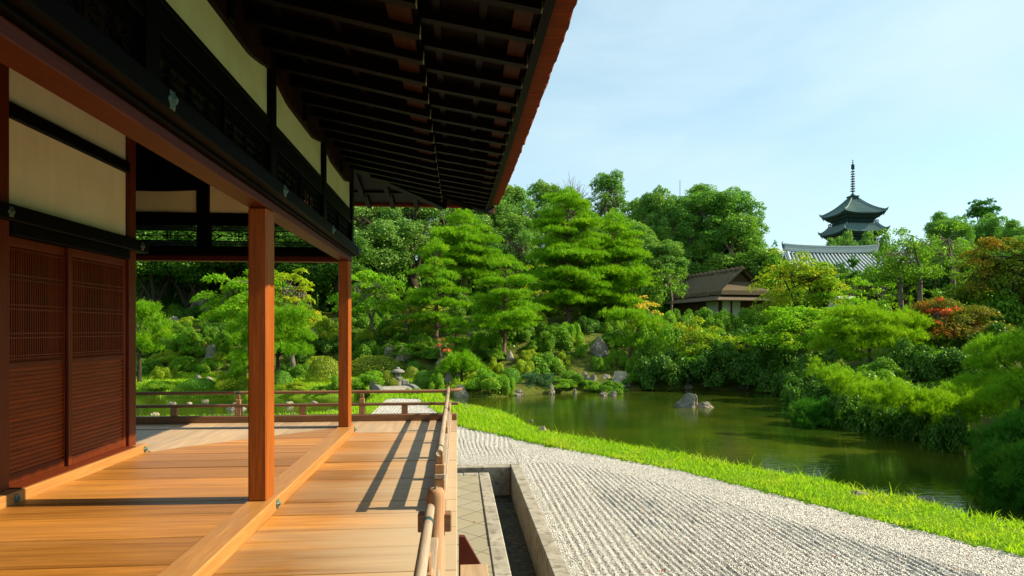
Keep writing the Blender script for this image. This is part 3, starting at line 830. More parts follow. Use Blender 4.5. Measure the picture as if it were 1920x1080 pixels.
# far side rafters (run along Y)
def far_rafter(x, y0, y1, z0, z1, h_, nm):
    b = MB(); b.prism([(y0, z0), (y1, z1), (y1, z1 + h_), (y0, z0 + h_)], 0, x - .036, x + .036); P(b, nm, 'raftery')
for x in np.arange(-8.8, .4, .405):
    ym = max(9.0, 9.25 + (x + 1.5))
    zb = lambda y: 4.35 + .2 * (10.5 - y) - .0
    if ym < 10.4: far_rafter(x, ym, 10.5, zb(ym), 4.35, .1, 'rafter')
    yf = max(10.12, 9.25 + (x + 1.5))
    if yf < 11.2: far_rafter(x, yf, 11.25, 4.35 + (11.25 - yf) / 1.13 * .18, 4.35, .085, 'flying_rafter')
# boards over the rafters (right slope, far slope), battens between
def strip(mb, f, ys_, th):
    """f(y) -> ((x0,z0),(x1,z1)) underside; a slab of thickness th following the sweep"""
    V = []; F = []
    for i, y in enumerate(ys_):
        (x0, z0), (x1, z1) = f(y)
        V += [(x0, y, z0), (x1, y, z1), (x1, y, z1 + th), (x0, y, z0 + th)]
        if i:
            o_ = 4 * (i - 1)
            for q in range(4): F.append((o_ + q, o_ + (q + 1) % 4, o_ + 4 + (q + 1) % 4, o_ + 4 + q))
    V_ = np.array(V); n_ = len(ys_)
    F += [(0, 1, 2, 3), (4 * n_ - 4, 4 * n_ - 3, 4 * n_ - 2, 4 * n_ - 1)]
    mb.add(V_, F); return mb
yy = np.concatenate([[-4, 2], np.arange(3, 11.3, .4)])
clampx = lambda x, y: max(x, min(hipx(y), .45))
zb_ = lambda x: 4.265 + .2 * (-.245 - x)
zf_ = lambda x: 4.248 + (.5 - x) / 1.12 * .18
b = MB()
strip(b, lambda y: ((clampx(-2.2, y), zb_(clampx(-2.2, y)) + sweep(y)), (max(-.25, clampx(-2.2, y) + .01), zb_(max(-.25, clampx(-2.2, y))) + sweep(y))), yy, .03)
strip(b, lambda y: ((clampx(-.60, y), zf_(clampx(-.60, y)) + sweep(y)), (.52, zf_(.52) + sweep(y))), yy, .03)
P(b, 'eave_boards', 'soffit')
def batten(b, xa, xb, zfun, dz):
    strip(b, lambda y: ((clampx(xa, y), zfun(clampx(xa, y)) + sweep(y) - dz), (max(xb, clampx(xa, y) + .005), zfun(max(xb, clampx(xa, y))) + sweep(y) - dz)), yy, dz - .002)
b = MB()
for xa in (-1.75, -1.25, -.85): batten(b, xa, xa + .05, zb_, .035)
for xa in (-.16, .14): batten(b, xa, xa + .05, zf_, .03)
P(b, 'batten', 'raftery')
b = MB(); batten(b, -.44, -.285, zb_, .045); batten(b, .355, .475, zf_, .04); P(b, 'eave_purlin', 'purlin')
# far slope boards
ff = lambda x: 9.25 + (x + 1.5)
b = MB()
for (ya, yb, za, zb2) in ((9.0, 10.5, 4.455 + .3, 4.455), (10.1, 11.3, 4.44 + .185, 4.435)):
    V = []; F = []
    xs_ = np.concatenate([[-9, -5, -2], np.arange(-1.7, .75, .25)])
    for i, x in enumerate(xs_):
        y0 = min(max(ya, ff(x)), yb - .01); z0 = za + (zb2 - za) * (y0 - ya) / (yb - ya)
        V += [(x, y0, z0), (x, yb, zb2), (x, yb, zb2 + .03), (x, y0, z0 + .03)]
        if i:
            o_ = 4 * (i - 1)
            for q in range(4): F.append((o_ + q, o_ + (q + 1) % 4, o_ + 4 + (q + 1) % 4, o_ + 4 + q))
    b.add(V, F)
P(b, 'eave_boards', 'raftery')
b = MB()
for yq, zq in ((9.75, 4.57), (10.4, 4.44)): b.bbox(-9, yq - 10.75 + .0, yq, yq + .09, zq, zq + .035, .004)
P(b, 'batten', 'soffit')
b = MB(); b.bbox(-9, .50, 11.26, 11.38, 4.40, 4.55, .006); P(b, 'fascia', 'bark')
# hip rafters on the diagonal
def beam(mb, A, B, wd, h_):
    A = np.array(A, float); B = np.array(B, float); d = B - A; d /= np.linalg.norm(d)
    s_ = np.cross(d, (0, 0, 1)); s_ /= np.linalg.norm(s_); u_ = np.cross(s_, d)
    V = [p_ + s_ * wd / 2 * i + u_ * h_ * j for p_ in (A, B) for j in (0, 1) for i in (-1, 1)]
    mb.add(V, [(0, 1, 3, 2), (4, 6, 7, 5), (0, 4, 5, 1), (2, 3, 7, 6), (0, 2, 6, 4), (1, 5, 7, 3)]); return mb
b = MB(); beam(b, (-1.7, 9.05, 4.60), (-.22, 10.53, 4.215), .13, .16); P(b, 'hip_rafter', 'rafter')
b = MB(); beam(b, (-.35, 10.40, 4.40), (.60, 11.35, 4.30), .12, .14); P(b, 'hip_rafter', 'rafter')
b = MB(); beam(b, (.6005, 11.3505, 4.30), (.615, 11.365, 4.2985), .121, .141); P(b, 'end_cap', 'bark')
# dark edge beam and thick bark edge of the roof
b = MB(); strip(b, lambda y: ((.512, 4.17 + .0 + sweep(y)), (.575, 4.17 + sweep(y))), yy, .085); P(b, 'edge_beam', 'dark')
b = MB()
nseg = 220; yb_ = np.linspace(-3, 11.42, nseg)
jit = rng.normal(0, .006, nseg); jit2 = rng.normal(0, .007, nseg)
V = []; F = []
for i, y in enumerate(yb_):
    s_ = float(sweep(y))
    V += [(.53, y, 4.262 + s_), (.735 + jit[i], y, 4.268 + s_ + jit2[i] * .5), (.765 + jit2[i], y, 4.36 + s_), (.70 + jit[i], y, 4.56 + s_), (.45, y, 4.70 + s_)]
    if i:
        o_ = 5 * (i - 1)
        for q in range(4): F.append((o_ + q, o_ + q + 1, o_ + 5 + q + 1, o_ + 5 + q))
b.add(V, F)
n0 = b.n; b.f3.append(np.array([(5 * (nseg - 1), 5 * (nseg - 1) + q, 5 * (nseg - 1) + q + 1) for q in range(1, 4)]))
P(b, 'bark_edge', 'bark')
# roof: two slopes to the hip
b = MB()
xr = -6.0; rise = .55
b.add([(.70, -4, 4.56), (.70, 11.40, 4.75), (-6, 4.7, 4.56 + 6.7 * rise), (-6, -4, 4.56 + 6.7 * rise)], [(0, 1, 2, 3)])
b.add([(.70, 11.40, 4.75), (-9, 11.40, 4.70), (-9, 4.7, 4.56 + 6.7 * rise), (-6, 4.7, 4.56 + 6.7 * rise)], [(0, 1, 2, 3)])
b.add([(-9, -4, 4.58), (-9, 11.4, 4.58), (.45, 11.4, 4.72), (.45, -4, 4.70)], [(0, 1, 2, 3)]) if False else None
P(b, 'roof', 'thatch')

# ---------------------------------------------------------------- railings
def rail_set(name, label, axis, a0, a1, c, posts, struts, ends, bands, tipup=True, join=None):
    """kneeling rail: sill rail, flat middle rail, round top rail on short posts"""
    loc = (c, a0, FL) if axis == 1 else (a0, c, FL)
    rt = empty(name, loc, 0, label, 'railing', 'veranda railings')
    def Q(b, nm, m, sm=False):
        o = b.build(nm, m, rt, smooth=sm)
        from mathutils import Matrix
        o.matrix_parent_inverse = Matrix.Translation((-loc[0], -loc[1], -loc[2])); return o
    def bx(u0, u1, hw, z0, z1, bev=.006, dc=0):
        b = MB()
        return b.bbox(c + dc - hw, c + dc + hw, u0, u1, z0, z1, bev) if axis == 1 else b.bbox(u0, u1, c + dc - hw, c + dc + hw, z0, z1, bev)
    wm = 'raily' if axis == 1 else 'railx'
    Q(bx(a0, a1 - ends[0], .055, FL + .001, FL + .108, .01), 'bottom_rail', wm)
    Q(bx(a0 + (.05 if axis == 1 else 0), a1 - ends[1], .045, 1.030, 1.072, .006), 'middle_rail', wm)
    n = 40; uu = np.linspace(a0, a1, n)
    zt = np.where(uu > a1 - .35, 1.252 + .03 * ((uu - a1 + .35) / .35) ** 2, 1.252) if tipup else np.full(n, 1.252)
    b = MB(); b.tube([(c, u, z) if axis == 1 else (u, c, z) for u, z in zip(uu, zt)], .0265, 14)
    Q(b, 'top_rail', wm, True)
    for p_ in posts:
        b = MB()
        for (z0, z1, hw, hc) in ((FL + .109, 1.029, .048, .045), (1.073, 1.15, .040, .042), (1.1505, 1.229, .030, .032)):
            if axis == 1: b.bbox(c - hc, c + hc, p_ - hw, p_ + hw, z0, z1, .008)
            else: b.bbox(p_ - hw, p_ + hw, c - hc, c + hc, z0, z1, .008)
        Q(b, 'rail_post', 'railz')
    for p_ in struts:
        b = MB()
        if axis == 1: b.bbox(c - .04, c + .04, p_ - .047, p_ + .047, FL + .109, 1.029, .006)
        else: b.bbox(p_ - .047, p_ + .047, c - .04, c + .04, FL + .109, 1.029, .006)
        Q(b, 'strut', 'railz')
    for p_ in bands:
        b = MB(); q = [p_ - .028, p_ - .02, p_ + .02, p_ + .028]
        b.tube([(c, u, 1.252) if axis == 1 else (u, c, 1.252) for u in q], [.0275, .0295, .0295, .0275], 14, cap=False)
        Q(b, 'copper_band', 'copper', True)
    return rt, Q
rail_set('railing', 'weathered railing crossing the far end of the veranda', 0, -8.6, .085, 10.44, [-7.2, -5.35, -3.435, -1.516], [-6.3, -4.41, -2.45, -.843], (.085, .065), [-3.435, -.15])
rail_set('railing', 'sunlit railing running along the pond side of the veranda', 1, 5.20, 10.62, -.142, [5.30, 7.35, 9.35], [6.3, 8.35], (.05, .03), [5.42, 8.0, 9.9])
nr, Qn = rail_set('railing', 'nearest railing piece with a thick round newel post', 1, -1.2, 3.60, -.15, [-.6, 1.2, 2.95], [.3, 2.1], (-.06, -.06), [2.2, 3.33], tipup=False)
b = MB()
pr = [(FL + .001, .052), (1.29, .052), (1.315, .049), (1.332, .040), (1.338, .02)]
b.tube([(-.122, 3.72, z) for z, _ in pr], [r for _, r in pr], 20); Qn(b, 'newel_post', 'railz', True)
b = MB(); b.bbox(-.225, -.032, 3.70, 3.775, 1.085, 1.19, .006); Qn(b, 'cross_block', 'railx')
b = MB(); b.tube([(-.122, 3.70, 1.336), (-.122, 3.70, 1.346), (-.122, 3.70, 1.349)], [.009, .008, .002], 8); Qn(b, 'nail_head', 'bronze', True)

# steps down from the gap in the railing
st = empty('wooden_steps', (.02, 4.2, 0), 0, 'steep dark wooden steps below the gap in the veranda railing', 'steps')
def S(b, nm, m):
    o = b.build(nm, m, st)
    from mathutils import Matrix
    o.matrix_parent_inverse = Matrix.Translation((-.02, -4.2, 0)); return o
for y in (3.75, 4.70):
    b = MB(); b.prism([(.012, .742), (.055, .738), (.47, .0), (.012, .0)], 1, y - .025, y + .025); S(b, 'stringer', 'beam')
for x0, z in ((.02, .54), (.10, .30)):
    b = MB(); b.bbox(x0, x0 + .20, 3.777, 4.673, z - .035, z, .004); S(b, 'tread', 'floor_y')
# ================================================================ BUILDINGS BEYOND THE GARDEN
def attach(root):
    from mathutils import Matrix
    def S(b, nm, m, sm=False, par=None):
        o = b.build(nm, m, par or root, smooth=sm); return o
    return S
# --- thatched tea house
def tea_house():
    x, y, _ = atd(1398, 560, 42.0); z0 = tz(x, y)
    rt = empty('tea_house', (x, y, z0 - .3), R(9), 'thatched tea house with white paper screens and a gabled roof end', 'tea house'); rt.scale = (.92, .92, .92)
    S = attach(rt); zb = (HC - z0 + .3) / .92       # local height of the eye
    X0, X1, LEN = -1.75, 1.75, 12.5
    er, ee, wtop = zb + 4.30, zb + 2.50, zb + 2.12
    b = MB(); b.box(X0 + .05, X1 - .05, .45, LEN, 0, wtop); S(b, 'wall', 'brownwall')
    for xa, xb in ((-1.66, -.92), (-.88, -.14)):
        b = MB(); b.bbox(xa, xb, .40, .447, wtop - 1.5, wtop - .06, .004); S(b, 'paper_screen', 'white')
    b = MB(); b.box(X0, X0 + .045, .75, 2.3, wtop - 1.5, wtop - .1); S(b, 'paper_screen', 'white')
    for xa in (-1.72, -.90, -.08, 1.0, 1.66):
        b = MB(); b.box(xa - .05, xa + .05, .33, .398, 0, wtop); S(b, 'post', 'trunk_dark')
    # shingled skirt roof round the walls
    b = MB(); o0, o1 = 1.05, -.02
    pts0 = [(X0 - .75, -.45), (X1 + .75, -.45), (X1 + .75, LEN + .4), (X0 - .75, LEN + .4)]
    pts1 = [(X0 + .1, .5), (X1 - .1, .5), (X1 - .1, LEN - .5), (X0 + .1, LEN - .5)]
    V = [(*p, wtop - .02) for p in pts0] + [(*p, wtop + .48) for p in pts1] + [(*p, wtop - .07) for p in pts0]
    b.add(V, [(i, (i + 1) % 4, 4 + (i + 1) % 4, 4 + i) for i in range(4)] + [(8 + i, 8 + (i + 1) % 4, (i + 1) % 4, i) for i in range(4)] + [(8, 9, 10, 11)])
    S(b, 'skirt_roof', 'shingle')
    # thatch: hipped skirt, gable end set back, rounded thick edge
    n = 90; b = MB()
    prof = [(0, 1.0), (.16, .955), (.42, .80), (.7, .55), (1, 0)]
    def slope(side):
        V = []; F = []
        for i in range(n + 1):
            yy = -.15 + (LEN + .3) * i / n
            for j, (tt, hf) in enumerate(((0, 0), (.02, .16), (.30, .44), (.62, .74), (.86, .95), (1, 1))):
                hw = (X1 + .28) * (1 - tt)
                yq = yy if i else -.15 + max(0, (tt - .0)) * 1.2
                if i == n: yq = LEN + .15 - tt * 1.2
                V.append((side * hw, yq, ee - .02 + (er - ee) * hf + rng.normal(0, .035)))
            if i:
                o = 6 * (i - 1)
                for j in range(5): F.append((o + j, o + j + 1, o + 6 + j + 1, o + 6 + j))
        b.add(V, F)
    slope(-1); slope(1)
    hw = X1 + .28
    b.add([(-hw, -.15, ee - .02), (hw, -.15, ee - .02), (hw * .98, -.13, ee + .16 * (er - ee)), (-hw * .98, -.13, ee + .16 * (er - ee)), (-hw * .52, .46, ee + .52 * (er - ee)), (hw * .52, .46, ee + .52 * (er - ee))],
          [(0, 1, 2, 3), (3, 2, 5, 4)])
    b.add([(-hw, -.15, ee - .02), (hw, -.15, ee - .02), (hw, LEN, ee - .02), (-hw, LEN, ee - .02)], [(0, 3, 2, 1)])
    S(b, 'thatched_roof', 'thatch')
    b = MB(); gz = ee + .50 * (er - ee)
    b.add([(-.85, .62, gz), (.85, .62, gz), (.0, .62, er - .16)], [(0, 1, 2)]); S(b, 'gable', 'brownwall')
    b = MB(); b.box(-.95, .95, .50, .60, gz - .03, gz + .06); S(b, 'gable_sill', 'shingle')
    b = MB()
    for sg in (-1, 1): beam_(b, (sg * 1.10, .45, gz - .02), (0, .45, er + .05), .30, .16)
    S(b, 'barge_edge', 'thatch')
    b = MB(); b.tube([(0, .3 + q, er + .06) for q in np.linspace(0, LEN - .6, 8)], .16, 8); S(b, 'ridge_cap', 'thatch')
    b = MB()
    for q in np.arange(.5, LEN - .5, .62):
        b = MB(); beam_(b, (-.32, q, er - .12), (.06, q, er + .27), .10, .10); beam_(b, (.32, q, er - .12), (-.06, q, er + .27), .10, .10); S(b, 'ridge_pole', 'shingle')
def beam_(mb, A, B, wd, h_):
    A = np.array(A, float); B = np.array(B, float); d = B - A; d /= np.linalg.norm(d)
    s_ = np.cross(d, (0, 1, 0)); s_ /= np.linalg.norm(s_) + 1e-9; u_ = np.cross(s_, d)
    V = [p_ + u_ * wd / 2 * i + s_ * h_ / 2 * j for p_ in (A, B) for j in (-1, 1) for i in (-1, 1)]
    mb.add(V, [(0, 1, 3, 2), (4, 6, 7, 5), (0, 4, 5, 1), (2, 3, 7, 6), (0, 2, 6, 4), (1, 5, 7, 3)])
tea_house()

# --- tile roofed hall with red walls
def tiled_hall():
    xl, yr_, zr = atd(1474, 468, 76); xr_, _, _ = atd(1650, 463, 76)
    W_ = xr_ - xl
    rt = empty('tiled_hall', ((xl + xr_) / 2, yr_, tz((xl + xr_) / 2, yr_) - .5), 0, 'red walled hall under a pale grey tiled roof below the pagoda', 'hall')
    S = attach(rt); z0 = rt.location.z; rz_ = zr - z0 - .35; hw = W_ / 2; run = 6.2; drop = 4.4
    sl = lambda q: rz_ - drop * (1.18 * q - .18 * q * q) - .25 * sin(pi * q)
    b = MB(); V = []; F = []
    ex = 1.6
    for sg in (-1, 1):
        n0 = len(V)
        for i, q in enumerate(np.linspace(0, 1, 9)):
            e = hw + ex * q * 1.0
            V += [(-e, sg * run * q, sl(q)), (e, sg * run * q, sl(q))]
            if i: F.append((n0 + 2 * i - 2, n0 + 2 * i - 1, n0 + 2 * i + 1, n0 + 2 * i))
    b.add(V, F); S(b, 'roof', 'tile')
    b = MB()
    for x in np.arange(-hw - .2, hw + .21, .44):
        b.tube([(x * (1 + ex / hw * q), -run * q, sl(q) + .05) for q in np.linspace(0, 1, 7)], .10, 6, cap=False)
    S(b, 'tile_rows', 'tile_pale')
    b = MB(); uu = np.linspace(-1, 1, 15)
    for k, (hh, ww, m_) in enumerate(((.0, .30, 0), (.22, .24, 0), (.44, .19, 0), (.66, .22, 0))):
        for i in range(14):
            cz = lambda u: rz_ + hh + .22 * abs(u) ** 2.6
            x0, x1 = uu[i] * (hw + .3), uu[i + 1] * (hw + .3)
            V = [(x, y, z) for x, u in ((x0, uu[i]), (x1, uu[i + 1])) for y in (-ww, ww) for z in (cz(u), cz(u) + .19)]
            b.add(V, [(0, 1, 3, 2), (4, 6, 7, 5), (0, 4, 5, 1), (2, 3, 7, 6), (1, 5, 7, 3), (0, 2, 6, 4)])
    S(b, 'ridge', 'tile_pale')
    for sg in (-1, 1):
        b = MB(); b.tube([(sg * (hw + .25), 0, rz_ + .6), (sg * (hw + .4), 0, rz_ + .95), (sg * (hw + .46), 0, rz_ + 1.2), (sg * (hw + .36), 0, rz_ + 1.35)], [.22, .16, .08, .03], 8); S(b, 'ridge_end', 'tile')
        b = MB(); b.tube([(sg * (hw + ex * q - .1), -run * q, sl(q) + .16) for q in np.linspace(0, 1.02, 7)], .19, 8); S(b, 'descending_ridge', 'tile_pale')
    b = MB(); b.box(-hw - .2, hw + .2, -4.4, 4.4, 0, sl(.72)); S(b, 'wall', 'redwall')
    for x in np.linspace(-hw, hw, 6):
        b = MB(); b.box(x - .18, x + .18, -4.6, -4.41, 0, sl(.74)); S(b, 'pillar', 'redwall')
    b = MB(); b.box(-hw - 1.2, hw + 1.2, -run + .1, run - .1, sl(1) - .45, sl(1) - .2); S(b, 'eaves', 'brownwall')
tiled_hall()

# --- white wall with tiled coping in front of it, white hut roof at the right
def coped_wall(px0, px1, py, D, label, h=1.5):
    x0, y0, z1 = atd(px0, py, D); x1, y1, _ = atd(px1, py, D)
    rt = empty('garden_wall', ((x0 + x1) / 2, (y0 + y1) / 2, z1 - h), math.atan2(y1 - y0, x1 - x0), label, 'wall'); S = attach(rt)
    l = math.hypot(x1 - x0, y1 - y0) / 2
    b = MB(); b.box(-l, l, -.12, .12, -1, h - .12); S(b, 'wall', 'white_wall')
    b = MB(); b.prism([(-.32, h - .13), (.32, h - .13), (.05, h + .06), (-.05, h + .06)], 0, -l - .1, l + .1); S(b, 'coping', 'tile_pale')
coped_wall(1552, 1600, 557, 44, 'low wall with grey coping seen under the yellow maple')
coped_wall(1640, 1720, 536, 60, 'white wall with pale coping behind the two trunked tree', 1.6)
def hut():
    x, y, z = atd(1866, 525, 45)
    rt = empty('storage_hut', (x, y, z - 2.6), R(20), 'small hut with pale roof glimpsed between trees at far right', 'hut'); S = attach(rt)
    b = MB(); b.box(-1.3, 1.3, -1, 1, 0, 2.0); S(b, 'wall', 'white_wall')
    b = MB(); b.prism([(-1.7, 1.95), (1.7, 1.95), (0, 2.75)], 1, -1.3, 1.3); S(b, 'roof', 'tile_pale')
hut()

# --- pagoda (two top storeys show, the lower ones stand behind the trees)
def pagoda():
    x, y, zt = atd(1599, 303, 142.5)
    rt = empty('pagoda', (x, y, 0), R(-1), 'dark five storey pagoda with a tall ringed spire above the trees', 'pagoda'); S = attach(rt)
    def roof(ze, zr, re, rr, sweep_, nm):
        b = MB(); n = 12; k = 9
        for q in range(4):
            V = []; F = []
            for j in range(k + 1):
                tt = j / k; r = re + (rr - re) * tt; zc = ze + (zr - ze) * (.62 * tt + .38 * tt * tt)
                for i in range(n + 1):
                    u = -1 + 2 * i / n
                    V.append((u * r, -r, zc + sweep_ * abs(u) ** 3 * (1 - tt) ** 2))
            for j in range(k):
                for i in range(n): F.append((j * (n + 1) + i, j * (n + 1) + i + 1, (j + 1) * (n + 1) + i + 1, (j + 1) * (n + 1) + i))
            a = q * pi / 2; V = np.array(V); V = np.stack([V[:, 0] * cos(a) - V[:, 1] * sin(a), V[:, 0] * sin(a) + V[:, 1] * cos(a), V[:, 2]], 1)
            b.add(V, F)
        rf = S(b, nm, 'pagoda_tile')
        b = MB()                       # tile rows
        for q in range(4):
            a = q * pi / 2
            for u in np.arange(-re + .3, re - .2, .38):
                tmax = min(1, max(0, (re - abs(u)) / (re - rr)))
                pts = []
                for tt in np.linspace(0, tmax, 5):
                    r = re + (rr - re) * tt; zc = ze + (zr - ze) * (.62 * tt + .38 * tt * tt); f_ = u / max(r, .01)
                    p_ = (u, -r, zc + sweep_ * min(1, abs(f_)) ** 3 * (1 - tt) ** 2 + .03)
                    pts.append((p_[0] * cos(a) - p_[1] * sin(a), p_[0] * sin(a) + p_[1] * cos(a), p_[2]))
                b.tube(pts, .07, 4, cap=False)
            hp = [(r_ * sg, -r_, z_) for sg in (1,) for r_, z_ in [(re + .1 + (rr - re) * tt, ze + (zr - ze) * (.62 * tt + .38 * tt * tt) + sweep_ * (1 - tt) ** 2 + .12) for tt in np.linspace(0, 1, 7)]]
            b.tube([(p_[0] * cos(a) - p_[1] * sin(a), p_[0] * sin(a) + p_[1] * cos(a), p_[2]) for p_ in hp], .17, 6)
            c_ = hp[0]; b.tube([(p_[0] * cos(a) - p_[1] * sin(a), p_[0] * sin(a) + p_[1] * cos(a), p_[2]) for p_ in [(c_[0] - .5, c_[1] + .5, c_[2] + .05), (c_[0], c_[1], c_[2] + .3), (c_[0] + .1, c_[1] - .1, c_[2] + .6)]], [.2, .16, .05], 5)
        S(b, 'tile_ridges', 'pagoda_tile', par=rf)
        b = MB(); rb = re * .60            # stepped brackets and rafters under the eave
        for q in range(4):
            V = []; F = []
            for j, (r, dz) in enumerate(((re - .05, -.05), (re - .25, -.38), (re * .83, -.42), (re * .80, -.75), (re * .70, -1.0), (rb, -1.5))):
                for i in range(n + 1):
                    u = -1 + 2 * i / n; V.append((u * r, -r, ze + dz + sweep_ * abs(u) ** 3 * max(0, 1 - j * .3)))
            for j in range(5):
                for i in range(n): F.append((j * (n + 1) + i, j * (n + 1) + i + 1, (j + 1) * (n + 1) + i + 1, (j + 1) * (n + 1) + i))
            a = q * pi / 2; V = np.array(V); V = np.stack([V[:, 0] * cos(a) - V[:, 1] * sin(a), V[:, 0] * sin(a) + V[:, 1] * cos(a), V[:, 2]], 1)
            b.add(V, F)
            for u in np.linspace(-re * .9, re * .9, 26):
                y1 = -(re - .15); y0 = -max(rb, abs(u))
                z1 = ze - .15 + sweep_ * abs(u / re) ** 3
                b.add([(xx * cos(a) - yy * sin(a), xx * sin(a) + yy * cos(a), zz) for xx in (u - .07, u + .07) for yy, zz in ((y1, z1 - .14), (y0, ze - .5), (y0, ze - .3), (y1, z1))],
                      [(0, 1, 2, 3), (4, 7, 6, 5), (0, 4, 5, 1), (3, 2, 6, 7), (0, 3, 7, 4)])
        S(b, 'brackets', 'pagoda_wood')
    zs = [27.5 - 4.05 * k for k in range(5)]
    for k, ze in enumerate(zs):
        re = 4.75 + .22 * k; body = 2.95 + .22 * k
        roof(ze, ze + (3.7 if k == 0 else 2.05), re, .75 if k == 0 else body + .35 - .22, .55, 'roof')
        b = MB(); b.box(-body, body, -body, body, ze - 2.4, ze - .9); S(b, 'storey', 'pagoda_wood')
        if k < 4:
            b = MB(); r = body + .62; zb = ze - 1.95
            for q in (-1, 1):
                for zz in (zb, zb + .3, zb + .55):
                    b.box(-r, r, q * r - .05, q * r + .05, zz, zz + .09); b.box(q * r - .05, q * r + .05, -r, r, zz, zz + .09)
                for u in np.linspace(-r, r, 9):
                    b.box(u - .05, u + .05, q * r - .055, q * r + .055, zb, zb + .62); b.box(q * r - .055, q * r + .055, u - .05, u + .05, zb, zb + .62)
            S(b, 'balcony_rail', 'pagoda_wood')
    zt0 = 27.5 + 3.7
    b = MB(); b.box(-.85, .85, -.85, .85, zt0 - .1, zt0 + .65); b.box(-.95, .95, -.95, .95, zt0 + .55, zt0 + .75)
    b.tube([(0, 0, zt0 + .7), (0, 0, zt0 + 1.0), (0, 0, zt0 + 1.25), (0, 0, zt0 + 1.4)], [.55, .5, .3, .14], 12); S(b, 'spire_base', 'pagoda_metal')
    b = MB(); b.tube([(0, 0, zt0 + 1.2), (0, 0, zt)], [.13, .05], 8); S(b, 'spire', 'pagoda_metal')
    for k in range(9):
        z = zt0 + 1.75 + k * .545; r = .50 - .012 * k
        b = MB(); b.tube([(0, 0, z), (0, 0, z + .02), (0, 0, z + .17), (0, 0, z + .2)], [.12, r, r, .12], 14); S(b, 'spire_ring', 'pagoda_metal')
    z = zt0 + 1.75 + 9 * .545
    b = MB()
    for a in range(4):
        c_, s_ = cos(a * pi / 2), sin(a * pi / 2)
        b.add([(.08 * c_, .08 * s_, z - .1), (.42 * c_, .42 * s_, z + .15), (.38 * c_, .38 * s_, z + 1.1), (.06 * c_, .06 * s_, z + 1.35)], [(0, 1, 2, 3)])
    S(b, 'water_flame', 'pagoda_metal')
    for dz, r in ((1.65, .17), (2.05, .15)):
        b = MB(); b.tube([(0, 0, z + dz - r), (0, 0, z + dz - .6 * r), (0, 0, z + dz), (0, 0, z + dz + .6 * r), (0, 0, z + dz + r)], [.03, .8 * r, r, .8 * r, .03], 10); S(b, 'jewel', 'pagoda_metal')
pagoda()

# --- stone lantern, stone bridge
def lantern():
    x, y, z, D = hit(746, 722)
    s_ = D / 27 * .70
    rt = empty('stone_lantern', (x, y, z - .1), .2, 'squat grey stone lantern with a wide round cap', 'lantern'); S = attach(rt)
    def lathe(b, pr, n=20): b.tube([(0, 0, z_ * s_) for z_, _ in pr], [r * s_ for _, r in pr], n); return b
    S(lathe(MB(), [(0, .26), (.28, .20), (.34, .24), (.40, .24)]), 'base', 'granite')
    S(lathe(MB(), [(.402, .20), (.44, .30), (.52, .30), (.54, .26)], 6), 'platform', 'granite')
    b = MB()
    for a in np.arange(4) * pi / 2 + pi / 4:
        cx, cy = .15 * cos(a) * s_, .15 * sin(a) * s_
        b.box(cx - .055 * s_, cx + .055 * s_, cy - .055 * s_, cy + .055 * s_, .542 * s_, .80 * s_)
    b.box(-.155 * s_, .155 * s_, -.155 * s_, .155 * s_, .543 * s_, .61 * s_); b.box(-.155 * s_, .155 * s_, -.155 * s_, .155 * s_, .74 * s_, .799 * s_)
    S(b, 'fire_box', 'granite')
    S(lathe(MB(), [(.80, .36), (.84, .41), (.89, .40), (.98, .27), (1.03, .12), (1.035, .10)]), 'cap', 'granite', True)
    S(lathe(MB(), [(1.036, .11), (1.06, .13), (1.10, .12), (1.14, .04)]), 'finial', 'granite', True)
lantern()
def bridge():
    A = np.array(atz(756, 750, 0)[:2]); Bp = np.array(atz(722, 741, .25)[:2])
    D0 = 22.3; x, y, _ = atd(757, 750, D0)
    rt = empty('stone_bridge', (x, y, -.1), R(14), 'low grey stone bridge with curved kerbs at the end of the gravel path', 'bridge'); S = attach(rt)
    L_ = 3.6
    arch = lambda q: .05 + .15 * sin(pi * q) ** .9
    b = MB(); qs = np.linspace(0, 1, 14)
    for q0, q1 in zip(qs[:-1], qs[1:]):
        V = [(x_, q * L_, arch(q) + dz) for q in (q0, q1) for dz in (-.22, 0) for x_ in (-.56, .56)]
        b.add(V, [(0, 1, 3, 2), (2, 3, 7, 6), (0, 2, 6, 4), (1, 5, 7, 3), (0, 4, 5, 1), (4, 6, 7, 5)])
    S(b, 'deck', 'stone')
    for sg in (-1, 1):
        b = MB()
        for q0, q1 in zip(qs[:-1], qs[1:]):
            V = [(sg * .64 + x_, q * L_, arch(q) + dz) for q in (q0, q1) for dz in (-.20, .07) for x_ in (-.075, .075)]
            b.add(V, [(0, 1, 3, 2), (2, 3, 7, 6), (0, 2, 6, 4), (1, 5, 7, 3), (0, 4, 5, 1), (4, 6, 7, 5)])
        S(b, 'side_kerb', 'granite')
        b = MB(); b.bbox(sg * .64 - .13, sg * .64 + .13, L_ - .15, L_ + .12, -.1, .32, .03); S(b, 'end_stone', 'granite')
bridge()
# thin mast on the hill
x, y, z = atd(1275, 338, 80); b = MB(); zb = tz(x, y); b.tube([(x, y, zb), (x, y, z)], [.06, .035], 6)
tag(b.build('aerial_mast', 'granite'), 'thin pale mast rising above the trees left of the dome shaped tree', 'mast')
